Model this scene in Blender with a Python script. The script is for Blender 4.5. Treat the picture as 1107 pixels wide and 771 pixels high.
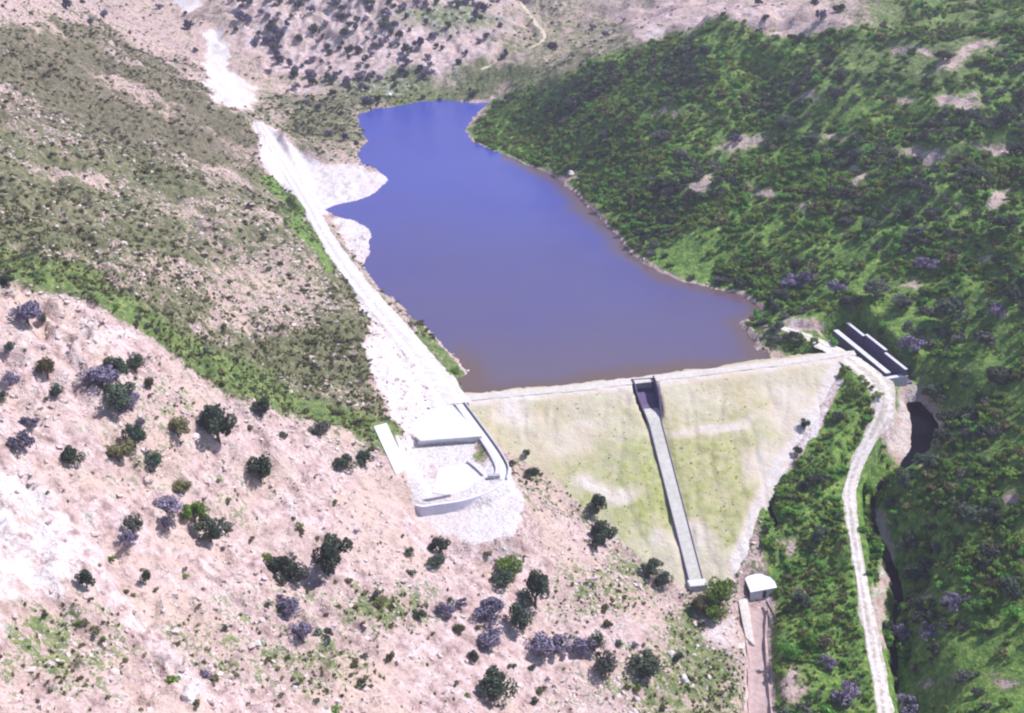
import bpy, bmesh, math, random
import numpy as np
from mathutils import Vector, Matrix

for o in list(bpy.data.objects): bpy.data.objects.remove(o)
scene = bpy.context.scene
R = math.radians
random.seed(7)
rng = np.random.default_rng(7)

# ------------------------------------------------------------------ camera
CAM_H, PITCH, FPX = 170.0, R(25.0), 1336.0          # metres above the lake, tilt down, focal length in photo pixels
cam_d = bpy.data.cameras.new('camera'); cam = bpy.data.objects.new('camera', cam_d)
scene.collection.objects.link(cam); scene.camera = cam
scene.cycles.filter_width = 2.2
scene.cycles.max_bounces = 4; scene.cycles.diffuse_bounces = 2; scene.cycles.glossy_bounces = 2; scene.cycles.volume_bounces = 0; scene.cycles.transmission_bounces = 2
cam.location = (0, 0, CAM_H); cam.rotation_euler = (R(90) - PITCH, 0, 0)
cam_d.sensor_width = 36; cam_d.lens = 36 * FPX / 1107
cam_d.clip_start = 1; cam_d.clip_end = 6000

# ------------------------------------------------------------------ light
SUN_EL, SUN_AZ = R(54), R(72)                        # azimuth measured from +y (view direction) towards +x
sdir = Vector((math.sin(SUN_AZ) * math.cos(SUN_EL), math.cos(SUN_AZ) * math.cos(SUN_EL), math.sin(SUN_EL)))
w = bpy.data.worlds.new('World'); scene.world = w; w.use_nodes = True
nt = w.node_tree; bg = nt.nodes['Background']
sky = nt.nodes.new('ShaderNodeTexSky'); sky.sky_type = 'NISHITA'; sky.sun_disc = False
sky.sun_elevation = SUN_EL; sky.sun_rotation = SUN_AZ; sky.altitude = 900
nt.links.new(sky.outputs[0], bg.inputs[0]); bg.inputs[1].default_value = 0.14
sl = bpy.data.lights.new('sun', 'SUN'); sun = bpy.data.objects.new('sun', sl); scene.collection.objects.link(sun)
sl.energy = 4.6; sl.angle = R(0.5); sl.color = (1.0, 0.955, 0.93)
sun.rotation_euler = sdir.to_track_quat('Z', 'Y').to_euler(); sun.location = (200, 200, 400)
vs = scene.view_settings
vs.view_transform = 'Standard'; vs.look = 'None'; vs.gamma = 1; vs.exposure = 0.52; vs.use_curve_mapping = False

# ------------------------------------------------------------------ pixel <-> place
FW = np.array([0, math.cos(PITCH), -math.sin(PITCH)]); UP = np.array([0, math.sin(PITCH), math.cos(PITCH)])
def pdir(px, py):
    return np.array([(px - 553.5) / FPX, 0, 0]) + FW + UP * ((385.5 - py) / FPX)
def at_z(px, py, z):
    d = pdir(px, py); t = (z - CAM_H) / d[2]
    return np.array([d[0] * t, d[1] * t, z])
def at_t(px, py, t):
    return np.array([0, 0, CAM_H]) + pdir(px, py) * t
def project(x, y, z):
    zz = z - CAM_H
    dep = np.maximum(y * FW[1] + zz * FW[2], 1e-3)
    return 553.5 + FPX * x / dep, 385.5 - FPX * (y * UP[1] + zz * UP[2]) / dep

# ------------------------------------------------------------------ numeric helpers
def hsh(ix, iy, seed):
    h = (ix.astype(np.int64) * 374761393 + iy.astype(np.int64) * 668265263 + seed * 974634497) & 0xFFFFFFFF
    h = ((h ^ (h >> 13)) * 1274126177) & 0xFFFFFFFF
    return ((h ^ (h >> 16)) & 0xFFFFFF) / float(0xFFFFFF)
def vnoise(x, y, seed):
    ix, iy = np.floor(x), np.floor(y); fx, fy = x - ix, y - iy
    fx = fx * fx * (3 - 2 * fx); fy = fy * fy * (3 - 2 * fy)
    a, b = hsh(ix, iy, seed), hsh(ix + 1, iy, seed); c, d = hsh(ix, iy + 1, seed), hsh(ix + 1, iy + 1, seed)
    return (a + (b - a) * fx) * (1 - fy) + (c + (d - c) * fx) * fy - 0.5
def fbm(x, y, scale, octs, seed, gain=0.5):
    s = 0; a = 1.0; f = 1.0 / scale
    for i in range(octs):
        s = s + a * vnoise(x * f + 17.3 * i, y * f - 9.1 * i, seed + i); a *= gain; f *= 2.03
    return s
def sstep(a, b, v):
    t = np.clip((v - a) / (b - a), 0, 1); return t * t * (3 - 2 * t)
def poly_sd(x, y, poly, margin):
    """signed distance to a polygon, negative inside; far points only get a large value"""
    poly = np.asarray(poly, float)[:, :2]
    out = np.full(x.shape, 1e6)
    m = (x > poly[:, 0].min() - margin) & (x < poly[:, 0].max() + margin) & (y > poly[:, 1].min() - margin) & (y < poly[:, 1].max() + margin)
    xs, ys = x[m], y[m]
    d2 = np.full(xs.shape, 1e12); ins = np.zeros(xs.shape, bool)
    n = len(poly)
    for i in range(n):
        ax, ay = poly[i]; bx, by = poly[(i + 1) % n]
        ex, ey = bx - ax, by - ay
        t = np.clip(((xs - ax) * ex + (ys - ay) * ey) / (ex * ex + ey * ey + 1e-9), 0, 1)
        d2 = np.minimum(d2, (xs - ax - t * ex) ** 2 + (ys - ay - t * ey) ** 2)
        c = ((ay > ys) != (by > ys))
        if ey != 0: ins ^= c & (xs < (ys - ay) * ex / ey + ax)
    d = np.sqrt(d2); out[m] = np.where(ins, -d, d)
    return out
def line_d(x, y, pts, margin):
    """distance to a polyline, and values (all columns past x, y) interpolated along it"""
    pts = np.asarray(pts, float)
    out = np.full(x.shape, 1e6); val = np.zeros(x.shape + (pts.shape[1] - 2,)); side = np.zeros(x.shape)
    m = (x > pts[:, 0].min() - margin) & (x < pts[:, 0].max() + margin) & (y > pts[:, 1].min() - margin) & (y < pts[:, 1].max() + margin)
    xs, ys = x[m], y[m]; d2 = np.full(xs.shape, 1e12); v = np.zeros(xs.shape + (pts.shape[1] - 2,)); sd = np.zeros(xs.shape)
    for i in range(len(pts) - 1):
        a, b = pts[i], pts[i + 1]; ex, ey = b[0] - a[0], b[1] - a[1]
        t = np.clip(((xs - a[0]) * ex + (ys - a[1]) * ey) / (ex * ex + ey * ey + 1e-9), 0, 1)
        dd = (xs - a[0] - t * ex) ** 2 + (ys - a[1] - t * ey) ** 2
        k = dd < d2
        d2 = np.where(k, dd, d2); vv = a[2:] + (b[2:] - a[2:]) * t[..., None]
        v = np.where(k[..., None], vv, v)
        sd = np.where(k, np.sign(ex * (ys - a[1]) - ey * (xs - a[0])), sd)
    out[m] = np.sqrt(d2); val[m] = v; side[m] = sd
    return out, val, side
def smooth_line(pts, step=2.0):
    """Catmull-Rom through the points, resampled"""
    P = np.asarray(pts, float); P = np.vstack([2 * P[0] - P[1], P, 2 * P[-1] - P[-2]]); out = []
    for i in range(1, len(P) - 2):
        n = max(2, int(np.linalg.norm(P[i + 1][:2] - P[i][:2]) / step))
        for k in range(n):
            t = k / n
            out.append(0.5 * (2 * P[i] + (P[i + 1] - P[i - 1]) * t + (2 * P[i - 1] - 5 * P[i] + 4 * P[i + 1] - P[i + 2]) * t * t + (3 * P[i] - P[i - 1] - 3 * P[i + 1] + P[i + 2]) * t ** 3))
    out.append(P[-2]); return np.array(out)

# ------------------------------------------------------------------ the dam's shape
CREST_Z, CREST_W = 3.2, 5.0
_c = [at_z(500, 432, CREST_Z), at_z(697, 411.5, CREST_Z), at_z(905, 384, CREST_Z)]
_q = np.polyfit([p[0] for p in _c], [p[1] for p in _c], 2)
def crest_y(x):
    x = np.clip(x, _c[0][0] - 25, _c[2][0] + 25); return _q[0] * x * x + _q[1] * x + _q[2]
_sl = (_c[2][1] - _c[0][1]) / (_c[2][0] - _c[0][0]); COSD = 1 / math.sqrt(1 + _sl * _sl)
DN = np.array([_sl * COSD, -COSD]); DA = np.array([COSD, _sl * COSD])     # downstream direction, axis direction
def dam_z(x, y):
    s = (y - crest_y(x)) * COSD
    return CREST_Z - np.maximum(np.abs(s) - CREST_W / 2, 0) * np.where(s < 0, 0.5, 0.42)
def hit_dam(px, py):
    d = pdir(px, py); t = np.arange(250, 460, 0.05)
    x, y, z = d[0] * t, d[1] * t, CAM_H + d[2] * t
    k = np.argmax(z < dam_z(x, y)); return np.array([x[k], y[k], z[k]])
DAM_PX = [(499, 432), (512, 452), (535, 480), (570, 500), (604, 522), (640, 556), (680, 592), (715, 622), (750, 640), (790, 628), (806, 600), (822, 552), (850, 500), (880, 455), (903, 412), (912, 392)]
dam_edge = [hit_dam(*p) for p in DAM_PX]
_up = [(p[0] - DN[0] * 13, p[1] - DN[1] * 13) for p in (dam_edge[-1], dam_edge[0])]
dam_poly = np.array([p[:2] for p in dam_edge] + [(dam_edge[-1][0] + 1, crest_y(dam_edge[-1][0]) + 2.5), _up[0], _up[1], (dam_edge[0][0] - 1, crest_y(dam_edge[0][0]) + 2.5)])

# ------------------------------------------------------------------ lake outline (level water, z = 0)
LAKE_PX = [(512, 428), (500, 396), (486, 380), (470, 365), (440, 335), (410, 312), (391, 287), (398, 272), (402, 256), (396, 244), (380, 236), (362, 233), (353, 227), (365, 221), (395, 215), (412, 205), (420, 192),
           (408, 183), (392, 178), (386, 166), (397, 152), (388, 137), (386, 124), (405, 118), (430, 115), (455, 110), (480, 108), (505, 111), (536, 110), (515, 122), (503, 142), (511, 154), (545, 168), (580, 182), (605, 193),
           (622, 208), (640, 228), (665, 252), (690, 280), (715, 295), (740, 305), (775, 313), (805, 320), (826, 332), (822, 345), (800, 349), (815, 368), (826, 392)]
lake_poly = np.array([at_z(px, py, 0)[:2] for px, py in LAKE_PX])

# ------------------------------------------------------------------ control points of the terrain: pixel and distance (t) or height (z)
CP_T = [(0, 0, 520), (0, 80, 450), (0, 200, 350), (0, 300, 292), (100, 32, 560), (150, 62, 585), (270, 122, 600), (230, 180, 500), (100, 150, 440), (200, 250, 400), (100, 280, 330),
        (300, 300, 405), (345, 265, 445), (380, 360, 375), (400, 440, 338), (300, 380, 350), (200, 350, 315), (330, 440, 322), (260, 405, 318),
        (150, 30, 690), (60, 5, 640), (300, 0, 800), (420, 0, 790), (500, 20, 790), (350, 50, 770),
        (600, 90, 640), (650, 72, 632), (700, 50, 622), (780, 25, 602), (830, 38, 582), (900, 30, 562), (1000, 28, 545), (1107, 30, 525),
        (620, 50, 770), (700, 20, 800), (780, 5, 790), (850, 8, 740), (1040, 5, 640), (1107, 0, 640),
        (1000, 250, 430), (1107, 250, 410), (1107, 150, 462), (900, 150, 500), (750, 150, 540), (700, 200, 522), (950, 330, 412), (1107, 400, 360), (860, 260, 460), (1040, 340, 398), (1060, 450, 358),
        (640, 130, 590), (580, 140, 640), (800, 90, 560), (1050, 90, 500), (1107, 600, 315), (1107, 771, 270), (1040, 560, 332), (1020, 680, 308)]
CP_Z = [(420, 400, 11), (450, 370, 7), (385, 305, 8), (345, 245, 8), (315, 190, 8), (283, 137, 9), (480, 420, 4.5), (235, 70, 14), (200, 0, 30), (585, 42, 22), (565, 8, 27), (530, 75, 14),
        (1000, 450, -6), (945, 540, -17), (970, 600, -24), (975, 700, -31), (950, 420, 1), (920, 520, -14), (935, 650, -26), (955, 771, -33), (820, 640, -33), (870, 560, -19), (885, 650, -28), (820, 771, -38), (880, 771, -35),
        (900, 470, -6), (700, 700, -25), (600, 620, -13), (600, 771, -20), (400, 771, 4), (200, 771, 27), (0, 771, 47), (300, 600, 18), (150, 600, 34), (0, 600, 51), (150, 450, 45), (0, 450, 58), (60, 380, 57),
        (150, 375, 50), (400, 500, 16), (400, 640, 6), (300, 450, 29), (425, 475, 13), (500, 640, -3), (660, 600, -18), (300, 700, 14), (870, 345, 5), (840, 372, 3.5), (960, 380, 5), (500, 500, 2.2), (480, 540, 1.2), (552, 540, -1.5), (505, 585, -4.5), (580, 590, -9)]
P = [at_t(*c) for c in CP_T] + [at_z(*c) for c in CP_Z] + [p + np.array([0, 0, 0.3]) for p in dam_edge]
P += [np.array([q[0], q[1], 0.5]) for q in lake_poly[1:-1:2]]
P += [np.array(q, float) for q in [(-330, 120, 75), (-330, 300, 105), (-360, 550, 120), (-380, 800, 110), (-300, 1050, 140), (-60, 1000, 100), (100, 1000, 70), (300, 1000, 110), (380, 750, 110), (400, 500, 110), (360, 320, 60),
                                   (330, 150, 15), (-170, 150, 62), (-60, 90, 50), (30, 110, -8), (100, 120, -38), (200, 150, -15), (-200, 220, 72), (-100, 40, 55), (60, 40, -30), (250, 40, 0), (-400, 1300, 170), (0, 1300, 150), (450, 1300, 160), (-420, 40, 80), (480, 40, 30), (-190, 420, 80), (260, 420, 65)]]
P = np.array(P)
def tps_fit(P, lam=3.0):
    sc = 100.0; X = P[:, :2] / sc; n = len(P)
    d2 = ((X[:, None] - X[None]) ** 2).sum(-1); K = np.where(d2 > 0, 0.5 * d2 * np.log(d2 + 1e-12), 0)
    A = np.zeros((n + 3, n + 3)); A[:n, :n] = K + np.eye(n) * lam * 1e-3; A[:n, n] = 1; A[:n, n + 1:] = X; A[n, :n] = 1; A[n + 1:, :n] = X.T
    sol = np.linalg.solve(A, np.concatenate([P[:, 2], np.zeros(3)]))
    def f(x, y):
        x = x / sc; y = y / sc; r = sol[n] + sol[n + 1] * x + sol[n + 2] * y
        for i in range(n):
            d2 = (x - X[i, 0]) ** 2 + (y - X[i, 1]) ** 2 + 1e-12
            r = r + sol[i] * 0.5 * d2 * np.log(d2)
        return r
    return f

# ------------------------------------------------------------------ roads, channels and terraces that shape the ground: x, y, z, half width
def px_line(pts, step=2.0):                       # (px, py, z, width in photo pixels) -> x, y, z, half width in metres
    out = []
    for px, py, z, wpx in pts:
        p = at_z(px, py, z); dep = (p[1] * FW[1] + (z - CAM_H) * FW[2]); out.append((p[0], p[1], z, wpx * dep / FPX / 2))
    return smooth_line(out, step)
ROAD_R = px_line([(838, 353, 3.6, 11), (868, 362, 3.4, 13), (896, 376, 3.2, 19), (925, 393, 2.6, 28), (948, 414, 0.9, 30), (956, 440, -3, 24), (943, 470, -7.5, 17), (928, 500, -12, 16), (919, 530, -15.5, 14), (922, 570, -19.5, 14), (929, 612, -23.5, 14), (936, 655, -26.5, 15), (945, 705, -30, 17), (953, 745, -32, 17), (960, 800, -34, 18)])
ROAD_L = px_line([(281, 132, 10, 7), (297, 160, 9, 12), (315, 190, 8.5, 16), (334, 222, 8.2, 16), (352, 255, 8, 18), (380, 297, 8, 22), (412, 335, 7.5, 26), (440, 368, 6.5, 30), (462, 398, 5.5, 36), (480, 424, 4.5, 40), (488, 438, 4, 44)])
TRACK_F = px_line([(556, -4, 27, 5), (568, 10, 26, 4.5), (580, 26, 24, 4.5), (588, 40, 22, 4.5), (575, 52, 19, 4.5), (550, 64, 16, 5), (520, 76, 13, 6)])
CHAN_R = px_line([(970, 412, -2, 10), (988, 428, -5, 18), (1001, 450, -8, 29), (997, 474, -11, 24), (975, 500, -14, 12), (951, 520, -17, 9), (945, 548, -20, 8), (953, 580, -23.5, 12), (966, 610, -27, 15), (972, 640, -29.5, 12), (968, 675, -32, 9), (968, 720, -34.5, 8), (975, 790, -37, 9)])
OUTLET = px_line([(821, 652, -33.6, 22), (817, 680, -35, 22), (819, 715, -37, 20), (822, 771, -39.5, 24), (824, 800, -41, 24)])
GULLY = px_line([(826, 548, -22, 7), (830, 562, -24, 7), (838, 582, -26, 8)])
TERR_UP = [at_z(p[0], p[1], 4.0) for p in [(440, 462), (470, 440), (478, 418), (500, 432), (517, 462), (530, 476), (452, 478)]]
TERR_LO = [at_z(p[0], p[1], 2.0) for p in [(447, 482), (520, 478), (540, 500), (549, 522), (530, 535), (490, 541), (446, 545), (436, 520)]]
SKIRT = [at_z(p[0], p[1], -.6) for p in [(444, 556), (470, 558), (500, 554), (530, 545), (556, 530), (567, 545), (552, 574), (512, 587), (470, 577)]]
SLAB_C = np.array([at_z(*q) for q in [(404, 462, 14.8), (418, 458, 13.8), (441, 508, 9.6), (428, 514, 10.6)]])
_sp = np.linalg.lstsq(np.c_[SLAB_C[:, :2], np.ones(4)], SLAB_C[:, 2], rcond=None)[0]
ROAD_T = px_line([(497, 437, 4.2, 9), (510, 455, 3.6, 10), (524, 474, 3.0, 10), (536, 492, 2.5, 11), (543, 507, 2.2, 12), (541, 519, 2.1, 12)], 1.0)
SPW0, SPW1 = at_z(901, 359, 3.0), at_z(958, 405, 2.0)          # line of the spillway's left wall

# ------------------------------------------------------------------ the terrain grid
def axis(lo, hi, f):
    v = [lo]
    while v[-1] < hi: v.append(v[-1] + f(v[-1]))
    return np.array(v)
gx = axis(-430, 490, lambda v: 0.8 if -170 < v < 210 else 0.8 + 0.05 * min(abs(v + 170), abs(v - 210)))
gy = axis(30, 1320, lambda v: 0.0024 * v + 0.22 if v > 110 else 2.5)
GX, GY = np.meshgrid(gx, gy)
Z = tps_fit(P)(GX, GY)
px0, py0 = project(GX, GY, Z)
# rocky relief
rough = 0.7 + 0.9 * sstep(0, 30, Z)
Z += fbm(GX, GY, 46, 3, 11) * 5.0 * rough + fbm(GX, GY, 11, 4, 23) * 2.0 * rough
ridge = np.abs(fbm(GX + 0.4 * GY, GY * 0.6, 24, 4, 37)); Z -= (0.16 - np.minimum(ridge, 0.16)) * 14 * (GX < 20) * sstep(8, 30, Z)
rg2 = np.abs(fbm(GX * 0.45 + GY * 0.5, GY * 0.9 - GX * 0.25, 40, 3, 43)); Z -= (0.2 - np.minimum(rg2, 0.2)) * 26 * sstep(30, 70, GX) * sstep(330, 420, GY) * sstep(8, 25, Z)
crag = np.abs(fbm(GX, GY, 15, 5, 47, .6)); rocky = (GX < 25) * sstep(345, 300, GY + 0.25 * GX) * sstep(-12, 6, Z)
Z += (np.maximum(0.30 - crag, 0) ** 1.5 * 16 - 1.2) * rocky * sstep(-.2, .35, fbm(GX, GY, 40, 2, 48) + .25)
# lake bed and shore
LSD = poly_sd(GX, GY, lake_poly, 60)
wob = fbm(GX, GY, 7, 3, 51) * 2.2
ls = LSD + wob
up = sstep(-9, 1, (GY - crest_y(GX)) * COSD)
Z = np.where(ls < 0, np.maximum(ls * 0.35, -9) - 0.15, Z + up * sstep(60, 25, LSD) * np.maximum(0, 0.04 + 0.10 * np.minimum(ls, 20) - Z))
lowbank = sstep(26, 2, ls) * (ls > 0) * up
Z = np.where(ls > 0, Z * (1 - 0.55 * lowbank) + (0.06 + ls * 0.22) * 0.55 * lowbank, Z)
# sand spits on the left shore stay low
SAND1 = [at_z(p[0], p[1], 1.0) for p in [(322, 172), (350, 179), (392, 180), (421, 191), (412, 206), (392, 216), (356, 226), (340, 214)]]
SAND2 = [at_z(p[0], p[1], 1.0) for p in [(362, 238), (384, 236), (403, 250), (398, 270), (388, 284), (370, 262)]]
for s in (SAND1, SAND2):
    sd = poly_sd(GX, GY, s, 14); k = sstep(8, -4, sd) * (ls > 0); Z = Z * (1 - k) + (0.1 + np.minimum(ls, 14) * 0.09 + fbm(GX, GY, 5, 2, 5) * .25) * k
# dam abutments
DSD = poly_sd(GX, GY, dam_poly, 20); dz = dam_z(GX, GY)
k = sstep(13, 0, DSD) * (DSD >= 0) * ((ls > 0) | (DSD < 2))
Z = np.where(DSD >= 0, Z * (1 - k) + (dz + 0.06 + 0.12 * DSD) * k, np.where(DSD > -1e5, np.minimum(Z, dz - np.clip(-DSD * 0.6, 0, 4) - 0.02), Z))
# terraces, roads, channels
for poly, zz, f in ((SKIRT, -.6, 6), (TERR_UP, 4.0, 5), (TERR_LO, 2.0, 1.6)):
    sd = poly_sd(GX, GY, poly, 12); k = sstep(f, 0, sd) * sstep(0.5, 5, DSD); Z = Z * (1 - k) + zz * k
sd = poly_sd(GX, GY, SLAB_C, 14); k = sstep(6, 1, sd); Z = Z * (1 - k) + (_sp[0] * GX + _sp[1] * GY + _sp[2]) * k
for line, f, off in ((ROAD_L, 5, 0), (ROAD_R, 5, 0), (TRACK_F, 6, 0), (ROAD_T, 1.6, 0)):
    d, v, s = line_d(GX, GY, line, 30); k = sstep(v[..., 1] + f, v[..., 1] + 0.6, d) * (DSD > 0.5); Z = Z * (1 - k) + (v[..., 0] + off) * k
ROADD, _, _ = line_d(GX, GY, ROAD_R, 30)
cd, cv, cs = line_d(GX, GY, CHAN_R, 40)
bank = np.clip((cd - cv[..., 1]), 0, 99)
prof = cv[..., 0] - 2.2 + np.where(cs > 0, bank * 1.5, bank * 0.9)        # steep on the hill side
prof = prof - 1.2 * sstep(0.5, -2, cd - cv[..., 1])
k = (cd < 40) & (ROADD > 3.5); Z = np.where(k, np.minimum(Z, np.maximum(prof, cv[..., 0] - 3.4) + fbm(GX, GY, 4, 3, 77) * 1.0), Z)
cd2, cv2, cs2 = line_d(GX, GY, OUTLET, 20); k = sstep(cv2[..., 1] + 3.5, cv2[..., 1] + 0.8, cd2); Z = Z * (1 - k) + (cv2[..., 0] + 0.9) * k
k = sstep(cv2[..., 1] + 0.5, cv2[..., 1] - 0.4, cd2); Z = Z - k * 1.1
cd3, cv3, _ = line_d(GX, GY, GULLY, 12); k = sstep(cv3[..., 1] + 2.0, cv3[..., 1] - 0.8, cd3); Z = Z - k * 2.4
sw = np.array([SPW0[:2], SPW1[:2]]); su = (sw[1] - sw[0]) / np.linalg.norm(sw[1] - sw[0]); sn = np.array([-su[1], su[0]])    # sn points up-hill (right)
if sn[0] < 0: sn = -sn
SL = np.linalg.norm(sw[1] - sw[0])
a_ = (GX - sw[0][0]) * su[0] + (GY - sw[0][1]) * su[1]; b_ = (GX - sw[0][0]) * sn[0] + (GY - sw[0][1]) * sn[1]
k = sstep(-7, -2, a_) * sstep(SL + 4, SL + 1, a_) * sstep(-5.5, -4, b_) * sstep(12.5, 10, b_) * (ROADD > 2.6)
zs = 2.6 - 1.2 * np.clip(a_ / SL, 0, 1); Z = Z * (1 - k) + (zs - 3.4 * sstep(-4.2, -3.4, b_)) * k
# fine roughness away from made ground
made = np.minimum.reduce([np.where(DSD < 1e5, np.maximum(DSD, 0), 99), poly_sd(GX, GY, TERR_UP, 12), poly_sd(GX, GY, TERR_LO, 12), poly_sd(GX, GY, SKIRT, 12), poly_sd(GX, GY, SLAB_C, 12), ROADD, line_d(GX, GY, ROAD_L, 20)[0], np.where(k > 0.02, 0, 99)])
Z += fbm(GX, GY, 3.2, 3, 91) * 1.15 * sstep(2, 9, made) * sstep(0.5, 6, np.abs(ls)) * (0.4 + 0.9 * (GX < 40))
PXG, PYG = project(GX, GY, Z)

def ground(x, y):
    x = np.asarray(x, float); y = np.asarray(y, float)
    i = np.clip(np.searchsorted(gx, x) - 1, 0, len(gx) - 2); j = np.clip(np.searchsorted(gy, y) - 1, 0, len(gy) - 2)
    fx = np.clip((x - gx[i]) / (gx[i + 1] - gx[i]), 0, 1); fy = np.clip((y - gy[j]) / (gy[j + 1] - gy[j]), 0, 1)
    return (Z[j, i] * (1 - fx) + Z[j, i + 1] * fx) * (1 - fy) + (Z[j + 1, i] * (1 - fx) + Z[j + 1, i + 1] * fx) * fy
_T = np.arange(120, 1150, 0.35)
def hit(px, py):
    d = pdir(px, py); x, y, z = d[0] * _T, d[1] * _T, CAM_H + d[2] * _T
    g = np.maximum(ground(x, y), np.where(poly_sd(x, y, dam_poly, 2) < 0, dam_z(x, y), -99))
    b = z < g
    k = int(np.argmax(b)) if b.any() else len(_T) - 1
    return np.array([x[k], y[k], g[k]]), _T[k]

# ------------------------------------------------------------------ ground cover: green, bare pale soil, lushness (what grows or lies there)
G = np.full(Z.shape, 0.42); PA = np.full(Z.shape, 0.08); LU = np.full(Z.shape, 0.3)
def cover(mask, g=None, p=None, l=None):
    global G, PA, LU
    if g is not None: G = G * (1 - mask) + g * mask
    if p is not None: PA = PA * (1 - mask) + p * mask
    if l is not None: LU = LU * (1 - mask) + l * mask
WX = fbm(GX, GY, 22, 5, 301, .62) * 34; WY = fbm(GX, GY, 22, 5, 302, .62) * 24
def cpoly(poly, feather=10, warp=1.0, **kw):
    sd = poly_sd(PXG + WX * warp, PYG + WY * warp, poly, feather * 2 + 5); cover(sstep(feather, -feather, sd), **kw)
def cell(cx, cy, rx, ry, **kw):
    q = np.sqrt(((PXG + WX - cx) / rx) ** 2 + ((PYG + WY - cy) / ry) ** 2); cover(sstep(1.7, 0.2, q), **kw)
def cline(pts, hw, **kw):
    d, _, _ = line_d(PXG + WX * .5, PYG + WY * .5, np.array([(a, b, 0) for a, b in pts], float), hw * 3); cover(sstep(hw * 1.4, hw * 0.5, d), **kw)
cpoly([(-300, -100), (200, -40), (270, 122), (150, 75), (60, 30), (-300, 60)], g=.38, l=.1, p=.05)
cpoly([(-300, 60), (60, 34), (100, 34), (270, 122), (300, 200), (345, 260), (392, 312), (416, 372), (410, 450), (400, 470), (300, 430), (200, 375), (110, 315), (-300, 250)], g=.68, l=.22, p=.03)
cpoly([(-300, 60), (60, 34), (100, 34), (270, 122), (292, 190), (180, 165), (0, 140), (-300, 140)], 18, g=.74, l=.08, p=.0)
bandm = poly_sd(PXG, PYG, [(-300, 40), (100, 34), (270, 122), (345, 260), (416, 372), (410, 470), (300, 430), (110, 315), (-300, 250)], 20) < 0
G = np.where(bandm, np.clip(G + fbm(GX * .5 + GY * .45, (GY - GX) * 1.4, 26, 4, 333) * .55, 0, 1), G)
cell(290, 300, 60, 45, g=.45, p=.15); cell(230, 240, 40, 30, g=.5); cell(260, 340, 40, 25, g=.42, p=.2)
cpoly([(-300, 290), (0, 300), (60, 306), (150, 350), (200, 395), (300, 450), (420, 482), (560, 560), (650, 560), (740, 620), (795, 660), (812, 900), (-300, 900)], g=.20, p=.20, l=.42)
for e in [(60, 700, 80, 60, .5), (190, 690, 90, 45, .4), (330, 715, 80, 36, .5), (400, 650, 60, 22, .6), (290, 655, 60, 30, .36), (650, 640, 60, 36, .5), (735, 740, 70, 40, .62), (190, 440, 50, 30, .38), (700, 610, 36, 36, .5), (150, 500, 40, 40, .35), (600, 750, 70, 25, .34), (240, 540, 40, 30, .3), (760, 690, 40, 40, .7)]:
    cell(*e[:4], g=e[4], l=.5)
cpoly([(-40, 490), (30, 500), (85, 555), (112, 612), (60, 655), (20, 640), (0, 705), (-60, 720)], 16, 1.0, p=.52, g=.04)
cell(105, 365, 34, 26, p=.45, g=.05); cell(440, 700, 40, 20, p=.3, g=.1); cell(380, 570, 60, 40, p=.22, g=.06); cell(160, 600, 50, 60, p=.25, g=.12)
cline([(120, 640), (170, 690), (205, 745), (215, 790)], 11, p=.4, g=.12)
cline([(-20, 272), (90, 300), (190, 366), (260, 405), (330, 440), (402, 466)], 15, g=.95, l=.62, p=0)
cell(405, 470, 34, 22, g=.85, l=.55)
cline([(292, 198), (312, 216), (328, 246), (350, 285)], 8, g=1, l=.85, p=0)
cline([(455, 345), (480, 380), (505, 412)], 11, g=.8, l=.6, p=.05)
# far hills
cpoly([(235, -60), (560, -60), (560, 40), (505, 90), (400, 108), (330, 100), (250, 60)], g=.16, p=.34, l=.1)
cell(485, 16, 60, 22, g=.75, l=.45); cell(620, 55, 100, 45, g=.55, l=.32); cell(440, 97, 90, 14, g=.85, l=.45); cell(350, 125, 50, 26, g=.7, l=.25); cell(560, 85, 60, 16, g=.75, l=.4); cell(700, 30, 26, 10, p=.5, g=.1); cell(740, 12, 60, 12, p=.15, g=.2); cell(850, 18, 60, 16, p=.3, g=.1)
cell(1050, 8, 90, 22, g=.95, l=.8)
# the green right-hand hill and the strip beside the dam
cpoly([(503, 142), (530, 118), (600, 88), (700, 48), (780, 20), (840, 40), (900, 28), (1000, 30), (1500, 20), (1500, 1000), (800, 1000), (836, 771), (838, 650), (826, 552), (850, 500), (905, 415), (845, 380), (800, 350), (826, 332), (740, 305), (690, 280), (622, 208), (545, 168)], 7, .4, g=1.0, l=.95, p=0)
cell(1010, 60, 110, 30, g=.85, l=.55); cell(930, 60, 60, 25, l=.7)
for e in [(1075, 158, 40, 9), (1000, 172, 28, 14), (905, 153, 22, 7), (802, 156, 26, 14), (755, 198, 22, 12), (1085, 210, 18, 10), (965, 110, 22, 8), (985, 45, 30, 8), (620, 190, 14, 6), (860, 590, 8, 14), (880, 640, 14, 5), (1010, 640, 20, 7), (1000, 735, 14, 8), (1080, 740, 20, 8), (865, 745, 18, 20), (935, 195, 14, 8), (870, 100, 20, 7), (1040, 110, 24, 8), (720, 120, 12, 7), (980, 300, 14, 6), (1060, 285, 16, 7), (1040, 480, 14, 6), (1085, 540, 16, 7), (830, 205, 16, 7), (1050, 60, 30, 8), (880, 215, 12, 6)]:
    cell(*e, g=.3, p=.22, l=.4)
cell(975, 462, 30, 46, g=.1, p=.55); cline([(950, 560), (962, 600), (955, 640), (958, 690)], 9, g=.4, p=.35)
cell(870, 352, 26, 9, g=.1, p=.4); cell(830, 366, 22, 10, g=.6, l=.5, p=.2)
cline([(903, 412), (880, 455), (850, 502), (824, 552)], 5, g=.1, p=.5)
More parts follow.
